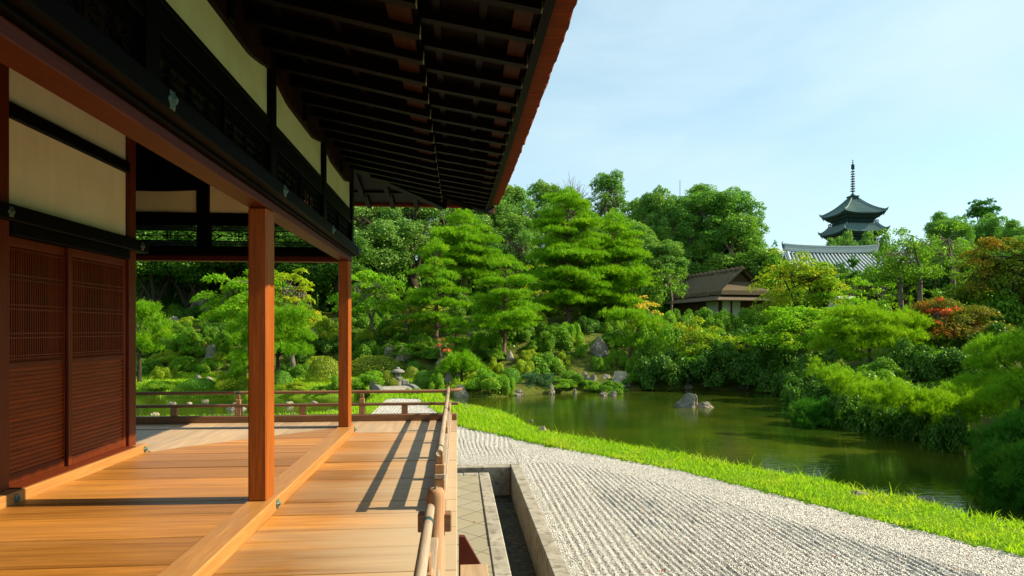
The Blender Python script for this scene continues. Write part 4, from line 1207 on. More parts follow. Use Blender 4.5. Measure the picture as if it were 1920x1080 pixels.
# ================================================================ PLANTS AND ROCKS
def unit(v):
    return v / (np.linalg.norm(v, axis=-1, keepdims=True) + 1e-9)
def leaf_quads(Pt, Nr, size, r, aspect=.55, jit=.6):
    n = len(Pt); size = np.broadcast_to(size, (n,))
    nr = unit(Nr + r.normal(0, jit, (n, 3)))
    t_ = unit(np.cross(nr, r.normal(0, 1, (n, 3)))); bt = np.cross(nr, t_)
    a = (t_ * size[:, None]) * .5; b = (bt * size[:, None] * aspect) * .5
    V = np.stack([Pt - a, Pt - b, Pt + a, Pt + b], 1).reshape(-1, 3)
    k = np.arange(n) * 4
    return V, np.stack([k, k + 1, k + 2, k + 3], 1)
def tufts(Pt, up, ln, wd, r, k=7, spread=.85):
    """needle bundles: k thin triangles fanning from each point"""
    n = len(Pt)
    d = unit(np.repeat(up, k, 0) + r.normal(0, spread, (n * k, 3)) * np.array([1, 1, .6]))
    Pb = np.repeat(Pt, k, 0) + r.normal(0, ln * .15, (n * k, 3))
    s = unit(np.cross(d, r.normal(0, 1, (n * k, 3)))) * wd * .5
    l = ln * r.uniform(.7, 1.15, n * k)[:, None]
    V = np.stack([Pb - s, Pb + s, Pb + d * l], 1).reshape(-1, 3)
    q = np.arange(n * k) * 3
    return V, np.stack([q, q + 1, q + 2], 1)
def pad_points(c, rx, ry, rz, ang, dens, r):
    """points on the top and rim of a flattened branch pad"""
    n = max(8, int(pi * rx * ry * dens))
    a = r.uniform(0, 2 * pi, n); q = np.sqrt(r.uniform(0, 1, n))
    lob = 1 + .16 * np.sin(3 * a + c[0] * 5) + .10 * np.sin(7 * a + c[1] * 3)
    u, v = q * np.cos(a) * lob, q * np.sin(a) * lob
    z = rz * (1 - q * q) + r.normal(0, .16 * rz + .012, n)
    x = u * rx * cos(ang) - v * ry * sin(ang); y = u * rx * sin(ang) + v * ry * cos(ang)
    Pt = np.stack([x, y, z], 1) + np.asarray(c)
    up = np.stack([x / (rx + ry) * .9, y / (rx + ry) * .9, np.full(n, .75)], 1)
    return Pt, up
def bent(p0, p1, n, amp, r):
    q = np.linspace(0, 1, n)[:, None]; p0 = np.asarray(p0, float); p1 = np.asarray(p1, float)
    o = r.normal(0, amp, (n, 3)); o[0] = 0; o[-1] = 0
    return p0 + (p1 - p0) * q + o
def tree_root(name, label, cat, loc, trunk, tm, crown, cm, group=None, rz=0, crown_name='crown'):
    rt = empty(name, loc, rz, label, cat, group)
    if trunk is not None and trunk.n: trunk.build('trunk', tm, rt, smooth=True)
    crown.build(crown_name, cm, rt)
    return rt
SEED = [100]
def nxt():
    SEED[0] += 1; return np.random.default_rng(SEED[0])

# ---- layered garden pine
def pine(px, base, top, wpx, label, D=None, levels=5, m='pine', lean=0, nb=6, dens=1.0, prof=None, low=.3, name='pine_tree', tm='trunk_red', needle=1.0, flat=.16):
    r = nxt()
    if D is None: x, y, z, D = hit(px, base)
    else:
        x, y, _ = atd(px, base, D); z = tz(x, y)
    k = D / FPX
    h = HC + (618 - top) * k - z; rad = wpx / 2 * k
    T = MB(); C = MB()
    tp = np.array([(0, 0, -.2), (.02 * rad, .03, .25 * h), (lean * .5 + r.normal(0, .05), r.normal(0, .05), .55 * h), (lean, 0, .93 * h)])
    tr = max(.04, .012 * h + .022)
    T.tube(tp, [tr * 1.25, tr, tr * .75, tr * .25], 8)
    ax = lambda zz: np.array([np.interp(zz, tp[:, 2], tp[:, 0]), np.interp(zz, tp[:, 2], tp[:, 1])])
    nl = .155 * needle * max(.75, min(1.35, D / 30))
    wd = .027 * max(.55, D / 30)
    dn = 95 * dens * (30 / max(D, 14)) ** 1.2
    for i in range(levels):
        f = i / max(1, levels - 1)
        zc = (low + (.88 - low) * f) * h + r.normal(0, .01 * h)
        R_ = rad * (prof[i] if prof else (1.0 - .60 * f ** 1.4)) * r.uniform(.94, 1.06)
        a0 = r.uniform(0, 2 * pi); nbr = nb if f < .8 else max(4, nb - 2)
        cxy = ax(zc)
        for j in range(nbr):
            a = a0 + 2 * pi * j / nbr + r.normal(0, .22); L_ = R_ * r.uniform(.80, 1.08)
            zj = zc + r.normal(0, .03 * h)
            e = np.array([cxy[0] + cos(a) * L_ * .72, cxy[1] + sin(a) * L_ * .72, zj - .02 * h * (1 - f)])
            br = bent((*cxy, zj - .07 * h), e - np.array([0, 0, .05]), 4, .02 * L_, r); T.tube(br, [tr * .42, tr * .3, tr * .2, tr * .1], 5, cap=False)
            for q_, da, s_ in ((.78, 0, .30), (.60, .42, .26), (.60, -.42, .26), (.36, .1, .25)):
                if q_ < .5 and f > .75: continue
                c_ = np.array([cxy[0] + cos(a + da) * L_ * q_, cxy[1] + sin(a + da) * L_ * q_, zj - .02 * h * (1 - f) * q_ + r.normal(0, .012 * h)])
                rx_ = L_ * s_ * r.uniform(.85, 1.2) + .05
                Pt, up = pad_points(c_, rx_, rx_ * r.uniform(.7, .95), max(.07, flat * 1.5 * rx_ + .03), a + da, dn, r)
                C.add(*tufts(Pt, up, nl, wd, r, 7, .62))
    Pt, up = pad_points((*ax(.93 * h), .90 * h), rad * .30, rad * .30, .085 * h, 0, dn * 1.6, r); C.add(*tufts(Pt, up, nl, wd, r, 7, .7))
    return tree_root(name, label, 'pine tree', (x, y, z), T, tm, C, m, crown_name='needles')
# ---- pine described by its pads: (px, py, D, half width px, height px)
def pad_pine(base_px, base_py, D, pads, label, m='pine', trunk_to=None, name='pine_tree', dens=1.0, needle=1.0, tm='trunk_dark', depth=.8, spread=.85):
    r = nxt()
    x, y, _ = atd(base_px, base_py, D); z = tz(x, y)
    T = MB(); C = MB(); k = D / FPX; o = np.array([x, y, z])
    ends = []
    for (qx, qy, dd, hw, hh) in pads:
        c = np.array(atd(qx, qy, dd)) - o; kk = dd / FPX
        rx = hw * kk; ry = rx * depth * r.uniform(.8, 1.1); rz = hh * kk
        a = -PSI + r.normal(0, .15)
        dn = dens * 210 * (22 / max(dd, 9)) ** 1.25
        for q in range(7):
            an = q * 2 * pi / 6 + r.normal(0, .3); f_ = 0 if q == 6 else r.uniform(.45, .68)
            cc = c + np.array([cos(an) * f_ * rx, sin(an) * f_ * ry, -rz * .5 - f_ * rz * .35 + r.normal(0, .22 * rz)])
            sr = rx * r.uniform(.33, .50)
            Pt, up = pad_points(cc, sr, sr * r.uniform(.75, 1), rz * r.uniform(.55, .85), a + an, dn * .95, r)
            C.add(*tufts(Pt, up, .16 * needle * max(.7, min(1.3, dd / 26)), .020 * max(.42, dd / 28), r, 8, spread * .62))
        ends.append(c - np.array([0, 0, rz * .5]))
    ends = np.array(ends); topz = max(.4, ends[:, 2].mean())
    tt = np.array([0, 0, 0]) if trunk_to is None else np.array(atd(*trunk_to)) - o
    if trunk_to is None: tt = np.array([ends[:, 0].mean() * .3, 0, topz * .8])
    tr = .05 + .02 * max(1, tt[2])
    T.tube(bent((0, 0, -.3), tt, 5, .05, r), [tr * 1.3, tr, tr * .9, tr * .7, tr * .5], 8)
    for e in ends:
        s = tt * r.uniform(.55, 1.0); T.tube(bent(s, e, 5, .05, r), [tr * .5, tr * .38, tr * .3, tr * .2, tr * .1], 5, cap=False)
    return tree_root(name, label, 'pine tree', (x, y, z), T, tm, C, m, crown_name='needles')

# ---- maple: drooping leaf layers on a forked trunk
def maple(px, base, top, wpx, label, D=None, m='maple', n=34, name='maple_tree', leaf=.115, dens=1.0, tm='trunk', crown_low=.35, cx=0, ragged=1.0):
    r = nxt()
    if D is None: x, y, z, D = hit(px, base)
    else:
        x, y, _ = atd(px, base, D); z = tz(x, y)
    k = D / FPX; h = HC + (618 - top) * k - z; rad = wpx / 2 * k; off = cx * k
    T = MB(); C = MB(); tr = .03 + .018 * h
    fork = np.array([off * .3, 0, h * crown_low * .8]); T.tube(bent((0, 0, -.2), fork, 4, .04, r), [tr * 1.3, tr, tr * .9, tr * .8], 8)
    mids = []
    for j in range(4):
        a = j * pi / 2 + r.uniform(0, 1); e = np.array([off * .7 + cos(a) * rad * .4, sin(a) * rad * .4, h * (crown_low + .32 + .1 * r.random())])
        T.tube(bent(fork, e, 5, .03 * rad, r), [tr * .6, tr * .5, tr * .4, tr * .3, tr * .15], 6, cap=False); mids.append(e)
    ls = leaf * max(.7, min(1.6, D / 30))
    for i in range(n):
        while True:
            d = r.normal(0, 1, 3); d[2] = abs(d[2]) * .95 - .12; d /= np.linalg.norm(d)
            if d[2] > -.35: break
        q = r.uniform(.62, 1.0) * (1 + .12 * ragged * r.normal())
        zc = h * crown_low + (h * (1 - crown_low)) * (.12 + .84 * max(0, d[2]) * q) - .02 * h
        c = np.array([off + d[0] * rad * q * .86, d[1] * rad * q * .86, zc])
        rx = rad * r.uniform(.20, .36); ry = rx * r.uniform(.6, 1.0); a = math.atan2(d[1], d[0]) + r.normal(0, .3)
        nn = int(pi * rx * ry / (ls * ls * .3) * 1.25 * dens)
        Pt, up = pad_points(c, rx, ry, rx * .34, a, nn / (pi * rx * ry), r)
        out = (Pt - c) / (rx + 1e-6)
        Pt[:, 2] -= .22 * rx * (out[:, 0] ** 2 + out[:, 1] ** 2) * .7
        V, F = leaf_quads(Pt, np.stack([out[:, 0] * .5, out[:, 1] * .5, np.full(len(Pt), .9)], 1), ls * r.uniform(.7, 1.2, len(Pt)), r, .62, .45)
        C.add(V, F)
        mm = mids[r.integers(4)]; T.tube(bent(mm, c, 3, .03 * rad, r), [tr * .2, tr * .13, tr * .06], 4, cap=False)
    return tree_root(name, label, 'maple', (x, y, z), T, tm, C, m, crown_name='leaves')

# ---- broadleaf tree of many leafy clumps; size in metres, copies scale it
def broadleaf(name, label, loc, h, rad, m, leaf, nb=44, dens=1.0, low=.28, tm='trunk', top=1.0, fork=3, blob=(.24, .40), open_=0.0, cat='tree', trunk_r=None):
    r = nxt(); T = MB(); C = MB(); tr = trunk_r or (.03 * h)
    T.tube(bent((0, 0, -.3), (r.normal(0, .03 * h), 0, h * low * 1.1), 4, .01 * h, r), [tr * 1.3, tr, tr * .9, tr * .75], 8)
    zc = h * (low + 1) / 2; rz = h * (1 - low) / 2
    limbs = []
    for j in range(fork + 2):
        a = 2 * pi * j / (fork + 2) + r.normal(0, .3); e = np.array([cos(a) * rad * .5, sin(a) * rad * .5, zc + r.uniform(-.1, .5) * rz])
        T.tube(bent((0, 0, h * low), e, 5, .02 * h, r), [tr * .6, tr * .5, tr * .4, tr * .3, tr * .16], 6, cap=False); limbs.append(e)
    for i in range(nb):
        d = r.normal(0, 1, 3); d /= np.linalg.norm(d)
        if d[2] < -.55: d[2] *= -1
        rb = rad * r.uniform(*blob); q = r.uniform(.55, .86) if r.random() > .15 else r.uniform(.1, .5)
        c = np.array([d[0] * rad * q, d[1] * rad * q, zc + d[2] * rz * q * top])
        nn = int(4 * pi * rb * rb / (leaf * leaf * .3) * .62 * dens * (1 - open_ * r.random()))
        v = r.normal(0, 1, (nn, 3)) + d * .55 + np.array([0, 0, .25]); v = unit(v)
        lob = 1 + .13 * np.sin(5 * v[:, 0] + i) * np.sin(5 * v[:, 1] + 2 * i) + .1 * np.sin(9 * v[:, 2] + 3 * i)
        Pt = c + v * (rb * lob * r.uniform(.68, 1.06, nn))[:, None] * np.array([1, 1, .82])
        C.add(*leaf_quads(Pt, v * .8 + np.array([0, 0, .4]), leaf * r.uniform(.6, 1.3, nn), r, .6, .65))
        l = limbs[r.integers(len(limbs))]; T.tube(bent(l, c, 3, .02 * rad, r), [tr * .2, tr * .12, tr * .05], 4, cap=False)
    return tree_root(name, label, cat, loc, T, tm, C, m, crown_name='leaves')
def place(px, base, D):
    x, y, _ = atd(px, base, D); return x, y, tz(x, y)

# ---- shrubs: one leafy mesh each; a few of each kind are grown, the others are copies
def shrub_mesh(kind, r):
    C = MB()
    if kind in ('round', 'olive'):
        n = 5200; v = unit(r.normal(0, 1, (n, 3))); v[:, 2] = np.abs(v[:, 2])
        lob = 1 + .05 * np.sin(6 * v[:, 0] + 1) * np.sin(5 * v[:, 1]) + r.normal(0, .022, n)
        P_ = v * (lob * r.uniform(.9, 1.0, n))[:, None]
        P_[:, 2] = np.sign(P_[:, 2]) * np.abs(P_[:, 2]) ** .8
        C.add(*leaf_quads(P_, v, .075 * r.uniform(.7, 1.3, n), r, .6, .55))
    else:
        nb = 22
        for i in range(nb):
            d = unit(r.normal(0, 1, 3)); d[2] = abs(d[2]); q = r.uniform(.45, .88); rb = r.uniform(.20, .34)
            c = d * q * np.array([1, 1, .86]); nn = 620
            v = unit(r.normal(0, 1, (nn, 3)) + d * .5 + np.array([0, 0, .4]))
            P_ = c + v * (rb * r.uniform(.55, 1.1, nn))[:, None]
            P_[:, 2] = np.maximum(P_[:, 2], .0)
            C.add(*leaf_quads(P_, v * .7 + np.array([0, 0, .5]), .072 * r.uniform(.6, 1.35, nn), r, .55, .6))
    return C
SH = {}
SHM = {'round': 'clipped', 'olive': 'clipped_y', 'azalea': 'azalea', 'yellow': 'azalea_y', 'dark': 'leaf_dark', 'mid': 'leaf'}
for kd, mm in SHM.items():
    SH[kd] = [shrub_mesh(kd, nxt()).build('shrub', mm) for _ in range(2 if kd in ('round', 'olive') else 3)]
def shrub(px, base, wpx, hpx, kind, label, D=None, group=None, sink=.06, name='shrub'):
    r = nxt()
    if D is None: x, y, z, D = hit(px, base)
    else: x, y, z = place(px, base, D)
    k = D / FPX
    o = random.choice(SH[kind]).copy(); o.name = name; COL.objects.link(o)
    o.location = (x, y + wpx * k * .3, tz(x, y + wpx * k * .3) - sink); o.rotation_euler = (0, 0, r.uniform(0, 6.28))
    ex = max(0, HC + (618 - base + hpx) * k - o.location[2])
    wpx *= 1.22; ex *= 1.12
    o.scale = (wpx / 2 * k, wpx / 2 * k * r.uniform(.8, 1.05), max(.15, ex))
    return tag(o, label, 'shrub', group)

# ---- rocks: ico sphere cut by random planes, roughened
def ico(n):
    import bmesh
    b = bmesh.new(); bmesh.ops.create_icosphere(b, subdivisions=n, radius=1)
    V = np.array([v.co[:] for v in b.verts]); F = np.array([[v.index for v in f.verts] for f in b.faces]); b.free(); return V, F
ICO = ico(5)
def rock(px, base, wpx, hpx, m, label, D=None, z=None, depth=.8, seed=None, peak=1.0):
    r = nxt(); peak = peak * .45
    if D is None: x, y, z0, D = hit(px, base)
    else: x, y, z0 = place(px, base, D)
    if z is not None: z0 = z
    k = D / FPX; w_, h_ = wpx / 2 * k, hpx * k
    V = ICO[0].copy()
    for i in range(13):
        n_ = unit(r.normal(0, 1, 3)); dd = r.uniform(.5, .82)
        s = V @ n_ - dd; V = np.where(s[:, None] > 0, V - s[:, None] * n_ * .96, V)
    V = V / np.abs(V).max(0)
    f1 = r.uniform(2, 4, 3)
    no = .06 * np.sin(V @ (f1 * 2.2) + 1) + .05 * np.sin(V[:, [1, 2, 0]] @ (f1 * 4)) * np.sin(V[:, 0] * 9) + .03 * np.sin(V[:, [2, 0, 1]] @ (f1 * 9)) + r.normal(0, .006, len(V))
    V = V * (1 + no)[:, None]
    lean_ = r.normal(0, .12); V[:, 0] += lean_ * V[:, 2]
    tpz = np.maximum(V[:, 2], 0); V[:, :2] *= (1 - (.42 * peak) * tpz ** 1.2)[:, None]
    V *= np.array([w_, w_ * depth, h_])
    V[:, 2] = np.where(V[:, 2] < 0, V[:, 2] * .35, V[:, 2])
    b = MB(); b.add(V, ICO[1]); o = b.build('rock', m, smooth=False); o.location = (x, y + w_ * .3, z0 - .02); o.rotation_euler = (0, 0, 0)
    return tag(o, label, 'rock')
# ---------------------------------------------------------------- the planting: garden pines
pine(818, 640, 447, 116, 'slim layered pine with straight bare trunk left of the taller pine by the pond', levels=6, nb=5, low=.24, prof=[1.0, .98, .95, .85, .62, .50], m='pine')
pine(945, 668, 478, 150, 'layered pine with forked pale trunk standing on the far bank', levels=5, nb=6, low=.30, prof=[1.0, 1.08, .86, .80, .55], m='pine', lean=.1)
pine(1065, 640, 354, 180, 'tallest layered pine with many flat tiers and a rounded top', D=36, levels=8, nb=7, low=.17, prof=[.85, .95, 1.0, .95, .80, .78, .66, .52], m='pine', dens=1.1)
pine(1150, 630, 398, 150, 'broad dense pine leaning out behind the tallest pine', D=38, levels=8, nb=7, low=.15, prof=[.9, 1.0, 1.0, .95, .85, .78, .68, .5], m='pine', dens=1.1, flat=.22)
pine(868, 560, 392, 160, 'wide pine with reddish trunk behind the slim pine', D=42, levels=6, nb=6, low=.38, prof=[.7, .9, 1.0, .95, .8, .5], m='pine', flat=.2)
pine(857, 690, 594, 56, 'small three tiered pine above the red maple sprig', levels=4, nb=5, low=.35, prof=[.9, 1.0, .8, .6], m='pine', needle=.8)
pad_pine(865, 700, 26.8, [(865, 678, 26.8, 42, 22), (842, 686, 26.6, 22, 14), (892, 684, 26.8, 22, 14), (870, 664, 27, 24, 14)], 'low spreading pine over a leaning boulder on the far bank', m='pine', dens=1.1)
pad_pine(1165, 664, 29.5, [(1205, 602, 30, 36, 34), (1180, 584, 30, 42, 16), (1228, 612, 30, 22, 24), (1196, 636, 29.6, 34, 16), (1152, 590, 30, 26, 14), (1160, 640, 29.8, 14, 10)], 'small windswept pine with leaning reddish trunk beside the great grey rock', m='pine', trunk_to=(1196, 612, 30), tm='trunk_red')
pad_pine(1004, 738, 26.4, [(995, 702, 26.4, 20, 9), (1012, 712, 26.4, 24, 9), (1028, 704, 26.5, 12, 8), (990, 722, 26.3, 20, 9), (1018, 724, 26.4, 22, 9)], 'tiny blue green pine at the water edge', m='pine_blue', needle=.55, dens=1.7)
# left, seen through the posts
pad_pine(262, 700, 26.5, [(262, 566, 27, 30, 20), (285, 574, 27, 22, 18), (252, 592, 27, 34, 18), (296, 604, 27, 32, 22), (262, 622, 26.8, 40, 22), (300, 622, 26.8, 26, 18), (270, 640, 26.6, 36, 18)], 'bright pine with rounded pads beside the sliding doors', m='pine', dens=1.1)
pad_pine(520, 712, 25.5, [(500, 575, 26, 40, 22), (555, 582, 25.8, 34, 20), (470, 598, 26, 34, 20), (545, 600, 25.8, 40, 20), (520, 622, 25.6, 50, 22), (572, 624, 25.5, 24, 16), (465, 630, 25.8, 36, 22), (440, 612, 26, 20, 14), (545, 648, 25.4, 46, 20), (470, 660, 25.4, 40, 20), (450, 690, 25.2, 24, 16)], 'wide bright pine half hidden by the nearest veranda post', m='pine', dens=1.1, trunk_to=(520, 640, 25.7))
# right bank
pad_pine(1637, 690, 23.5, [(1600, 580, 23.5, 48, 16), (1650, 590, 23, 48, 16), (1700, 596, 23.4, 44, 17), (1740, 606, 23.6, 34, 17), (1570, 606, 23.6, 42, 16), (1625, 612, 22.8, 54, 16), (1685, 620, 22.8, 52, 17), (1742, 628, 23.4, 34, 16), (1562, 630, 23.4, 38, 15), (1610, 640, 22.8, 44, 15), (1665, 642, 22.6, 44, 16), (1720, 650, 23, 40, 15), (1585, 660, 23, 40, 14), (1700, 664, 22.8, 34, 13), (1540, 650, 23.4, 24, 12), (1755, 640, 23.8, 22, 12)], 'bright spreading pine with a grey trunk on the right bank', m='pine_bright', tm='trunk', trunk_to=(1628, 622, 23.4), dens=1.15)
pad_pine(1800, 770, 14.6, [(1548, 690, 16.0, 34, 22), (1590, 704, 15.6, 40, 22), (1575, 722, 15.6, 32, 18), (1640, 722, 15.0, 56, 24), (1700, 736, 14.6, 56, 26), (1660, 744, 14.6, 44, 22), (1760, 742, 14.4, 56, 28), (1815, 752, 14.2, 54, 28), (1740, 762, 14.2, 44, 18), (1860, 745, 13.8, 52, 28), (1810, 722, 14.6, 44, 24), (1790, 776, 14.0, 48, 20)], 'long low pine limb reaching left over the pond', m='pine_bright', trunk_to=(1800, 752, 14.4), dens=1.3, tm='trunk')
pad_pine(1915, 770, 12.6, [(1850, 640, 13.2, 44, 26), (1905, 632, 13.0, 48, 28), (1880, 664, 12.8, 54, 28), (1838, 672, 13.0, 34, 20), (1935, 650, 12.6, 44, 26), (1850, 706, 12.6, 54, 22), (1910, 702, 12.2, 56, 26), (1960, 690, 12.0, 50, 30), (1880, 728, 12.0, 50, 22), (1945, 735, 11.8, 52, 26)], 'big soft needled pine leaning in from the right edge', m='pine', trunk_to=(1925, 690, 12.6), dens=1.3)
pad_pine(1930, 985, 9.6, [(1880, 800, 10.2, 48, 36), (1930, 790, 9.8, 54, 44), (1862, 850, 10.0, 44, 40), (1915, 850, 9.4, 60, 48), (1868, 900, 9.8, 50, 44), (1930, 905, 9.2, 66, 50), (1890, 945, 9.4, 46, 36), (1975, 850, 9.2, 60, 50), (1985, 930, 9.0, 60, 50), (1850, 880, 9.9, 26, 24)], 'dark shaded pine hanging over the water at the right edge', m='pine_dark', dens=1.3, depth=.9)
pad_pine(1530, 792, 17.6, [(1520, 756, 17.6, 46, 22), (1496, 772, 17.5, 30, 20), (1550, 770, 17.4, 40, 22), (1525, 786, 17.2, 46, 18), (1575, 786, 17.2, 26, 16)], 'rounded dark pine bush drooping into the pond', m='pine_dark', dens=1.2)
pad_pine(1842, 470, 70, [(1842, 378, 70, 22, 9), (1830, 388, 70, 20, 9), (1852, 390, 70, 22, 9), (1840, 400, 70, 30, 10)], 'dark flat topped pine on the skyline at right', m='pine_dark', name='pine_tree')
# ---------------------------------------------------------------- maples
maple(700, 648, 500, 150, 'bright green maple with pale forked trunk right of the corner post', cx=-12, n=44, crown_low=.38, m='maple')
maple(470, 640, 494, 190, 'wide green maple with yellowing tips above the leaning rock', D=31, n=50, crown_low=.42, m='maple')
maple(548, 620, 494, 100, 'golden tipped maple beside the nearest veranda post', D=29, n=44, crown_low=.4, m='maple_gold', dens=1.3)
maple(762, 610, 530, 54, 'orange tinged young maple behind the bright green maple', D=34, n=18, crown_low=.2, m='maple_orange', dens=.5)
maple(1212, 640, 548, 74, 'orange maple beside the small windswept pine', D=32, n=26, crown_low=.2, m='maple_orange', dens=.7)
maple(1010, 520, 470, 70, 'yellow leaved maple showing left of the tallest pine', D=40, n=18, crown_low=.1, m='maple_gold')
maple(1500, 588, 476, 170, 'tall yellow green maple with dark trunk in front of the tiled roof', D=37, n=52, crown_low=.38, m='maple_lime', cx=0, tm='trunk_dark', dens=.7)
maple(1548, 575, 496, 90, 'green maple right of the tall yellow maple', D=36, n=26, crown_low=.45, m='maple', tm='trunk_dark')
maple(1620, 580, 505, 110, 'airy light green maple with thin trunk under the tiled roof', D=40, n=26, crown_low=.4, m='maple', dens=.7, tm='trunk_dark')
maple(1310, 690, 598, 130, 'low golden green maple overhanging the far bank', D=29, n=40, crown_low=.25, m='maple_lime')
maple(1385, 690, 616, 90, 'small golden maple below the dark hedge', D=28.4, n=26, crown_low=.3, m='maple_gold')
maple(1290, 715, 640, 90, 'pale green maple drooping toward the water below the golden maple', D=28, n=26, crown_low=.25, m='maple')
maple(1500, 690, 565, 190, 'broad soft green maple left of the bright spreading pine', D=27, n=56, crown_low=.2, m='maple')
maple(1580, 640, 556, 120, 'rounded green maple behind the bright spreading pine', D=30, n=34, crown_low=.2, m='maple')
maple(1770, 700, 556, 210, 'rust coloured maple with red sprays above the bright spreading pine', D=24.5, n=60, crown_low=.25, m='maple_rust')
maple(1762, 600, 538, 84, 'red maple spray at the top of the rust coloured maple', D=23.6, n=22, crown_low=.3, m='maple_red', dens=.9)
maple(1706, 625, 570, 50, 'small red maple spray left of the rust coloured maple', D=23.8, n=12, crown_low=.3, m='maple_red', dens=.9)
maple(1890, 600, 425, 190, 'large maple turning rust at the right edge', D=27, n=56, crown_low=.35, m='maple_turning', tm='trunk_dark')
maple(1840, 575, 470, 110, 'green maple with a slanting dark trunk by the hut', D=30, n=30, crown_low=.4, m='maple', tm='trunk_dark')
maple(834, 672, 638, 46, 'little vermilion maple sprig on the far bank', D=27, n=7, crown_low=.3, m='maple_red', dens=.45, leaf=.09)
maple(1690, 690, 650, 70, 'young bright maple beneath the bright spreading pine', D=21.5, n=16, crown_low=.3, m='maple', dens=.7) if False else None
maple(1770, 715, 655, 80, 'young light green maple between the pine and the pond bank', D=20, n=18, crown_low=.3, m='maple', dens=.7)
# ---------------------------------------------------------------- broadleaf trees
PROTO = {}
def fit(src, h0, r0, px, D, top, wpx, label, first=False):
    x, y, z = place(px, 580, D); k = D / FPX
    top = top - (16 if src.name.startswith(('dome', 'broad')) and 1180 < px < 1420 and D > 50 else 4)
    s_z = (HC + (618 - top) * k - z) / h0; s_r = wpx / 2 * k / r0
    if first: src.location = (x, y, z); src.scale = (s_r, s_r, s_z); tag(src, label, 'tree'); return src
    return tag(copy_thing(src, src.name.split('.')[0], (x, y, z), random.uniform(0, 6.28), (s_r, s_r, s_z)), label, 'tree')
g1 = broadleaf('broadleaf_tree', 'x', (0, 0, 0), 11.5, 2.9, 'leaf_grey', .17, 46, .85, low=.16, tm='trunk_dark', open_=.4)
g2 = broadleaf('broadleaf_tree', 'x', (0, 0, 0), 12, 2.6, 'leaf_grey', .17, 40, .8, low=.24, tm='trunk_dark', open_=.5)
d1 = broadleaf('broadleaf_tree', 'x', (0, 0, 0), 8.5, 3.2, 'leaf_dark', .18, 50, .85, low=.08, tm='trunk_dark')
l1 = broadleaf('broadleaf_tree', 'x', (0, 0, 0), 13.4, 3.2, 'leaf_far', .22, 54, .85, low=.15, blob=(.20, .34))
l2 = broadleaf('broadleaf_tree', 'x', (0, 0, 0), 15.6, 2.7, 'leaf_far', .22, 46, .8, low=.25, blob=(.20, .36))
dm = broadleaf('dome_tree', 'x', (0, 0, 0), 14.6, 4.2, 'leaf_dome', .19, 120, .85, low=.04, blob=(.15, .28), top=1.02)
DIM = {'g1': (g1, 11.8, 2.95), 'g2': (g2, 12.3, 2.65), 'd1': (d1, 8.8, 3.3), 'l1': (l1, 13.8, 3.3), 'l2': (l2, 16, 2.8), 'dm': (dm, 15.0, 4.3)}
seen_ = set()
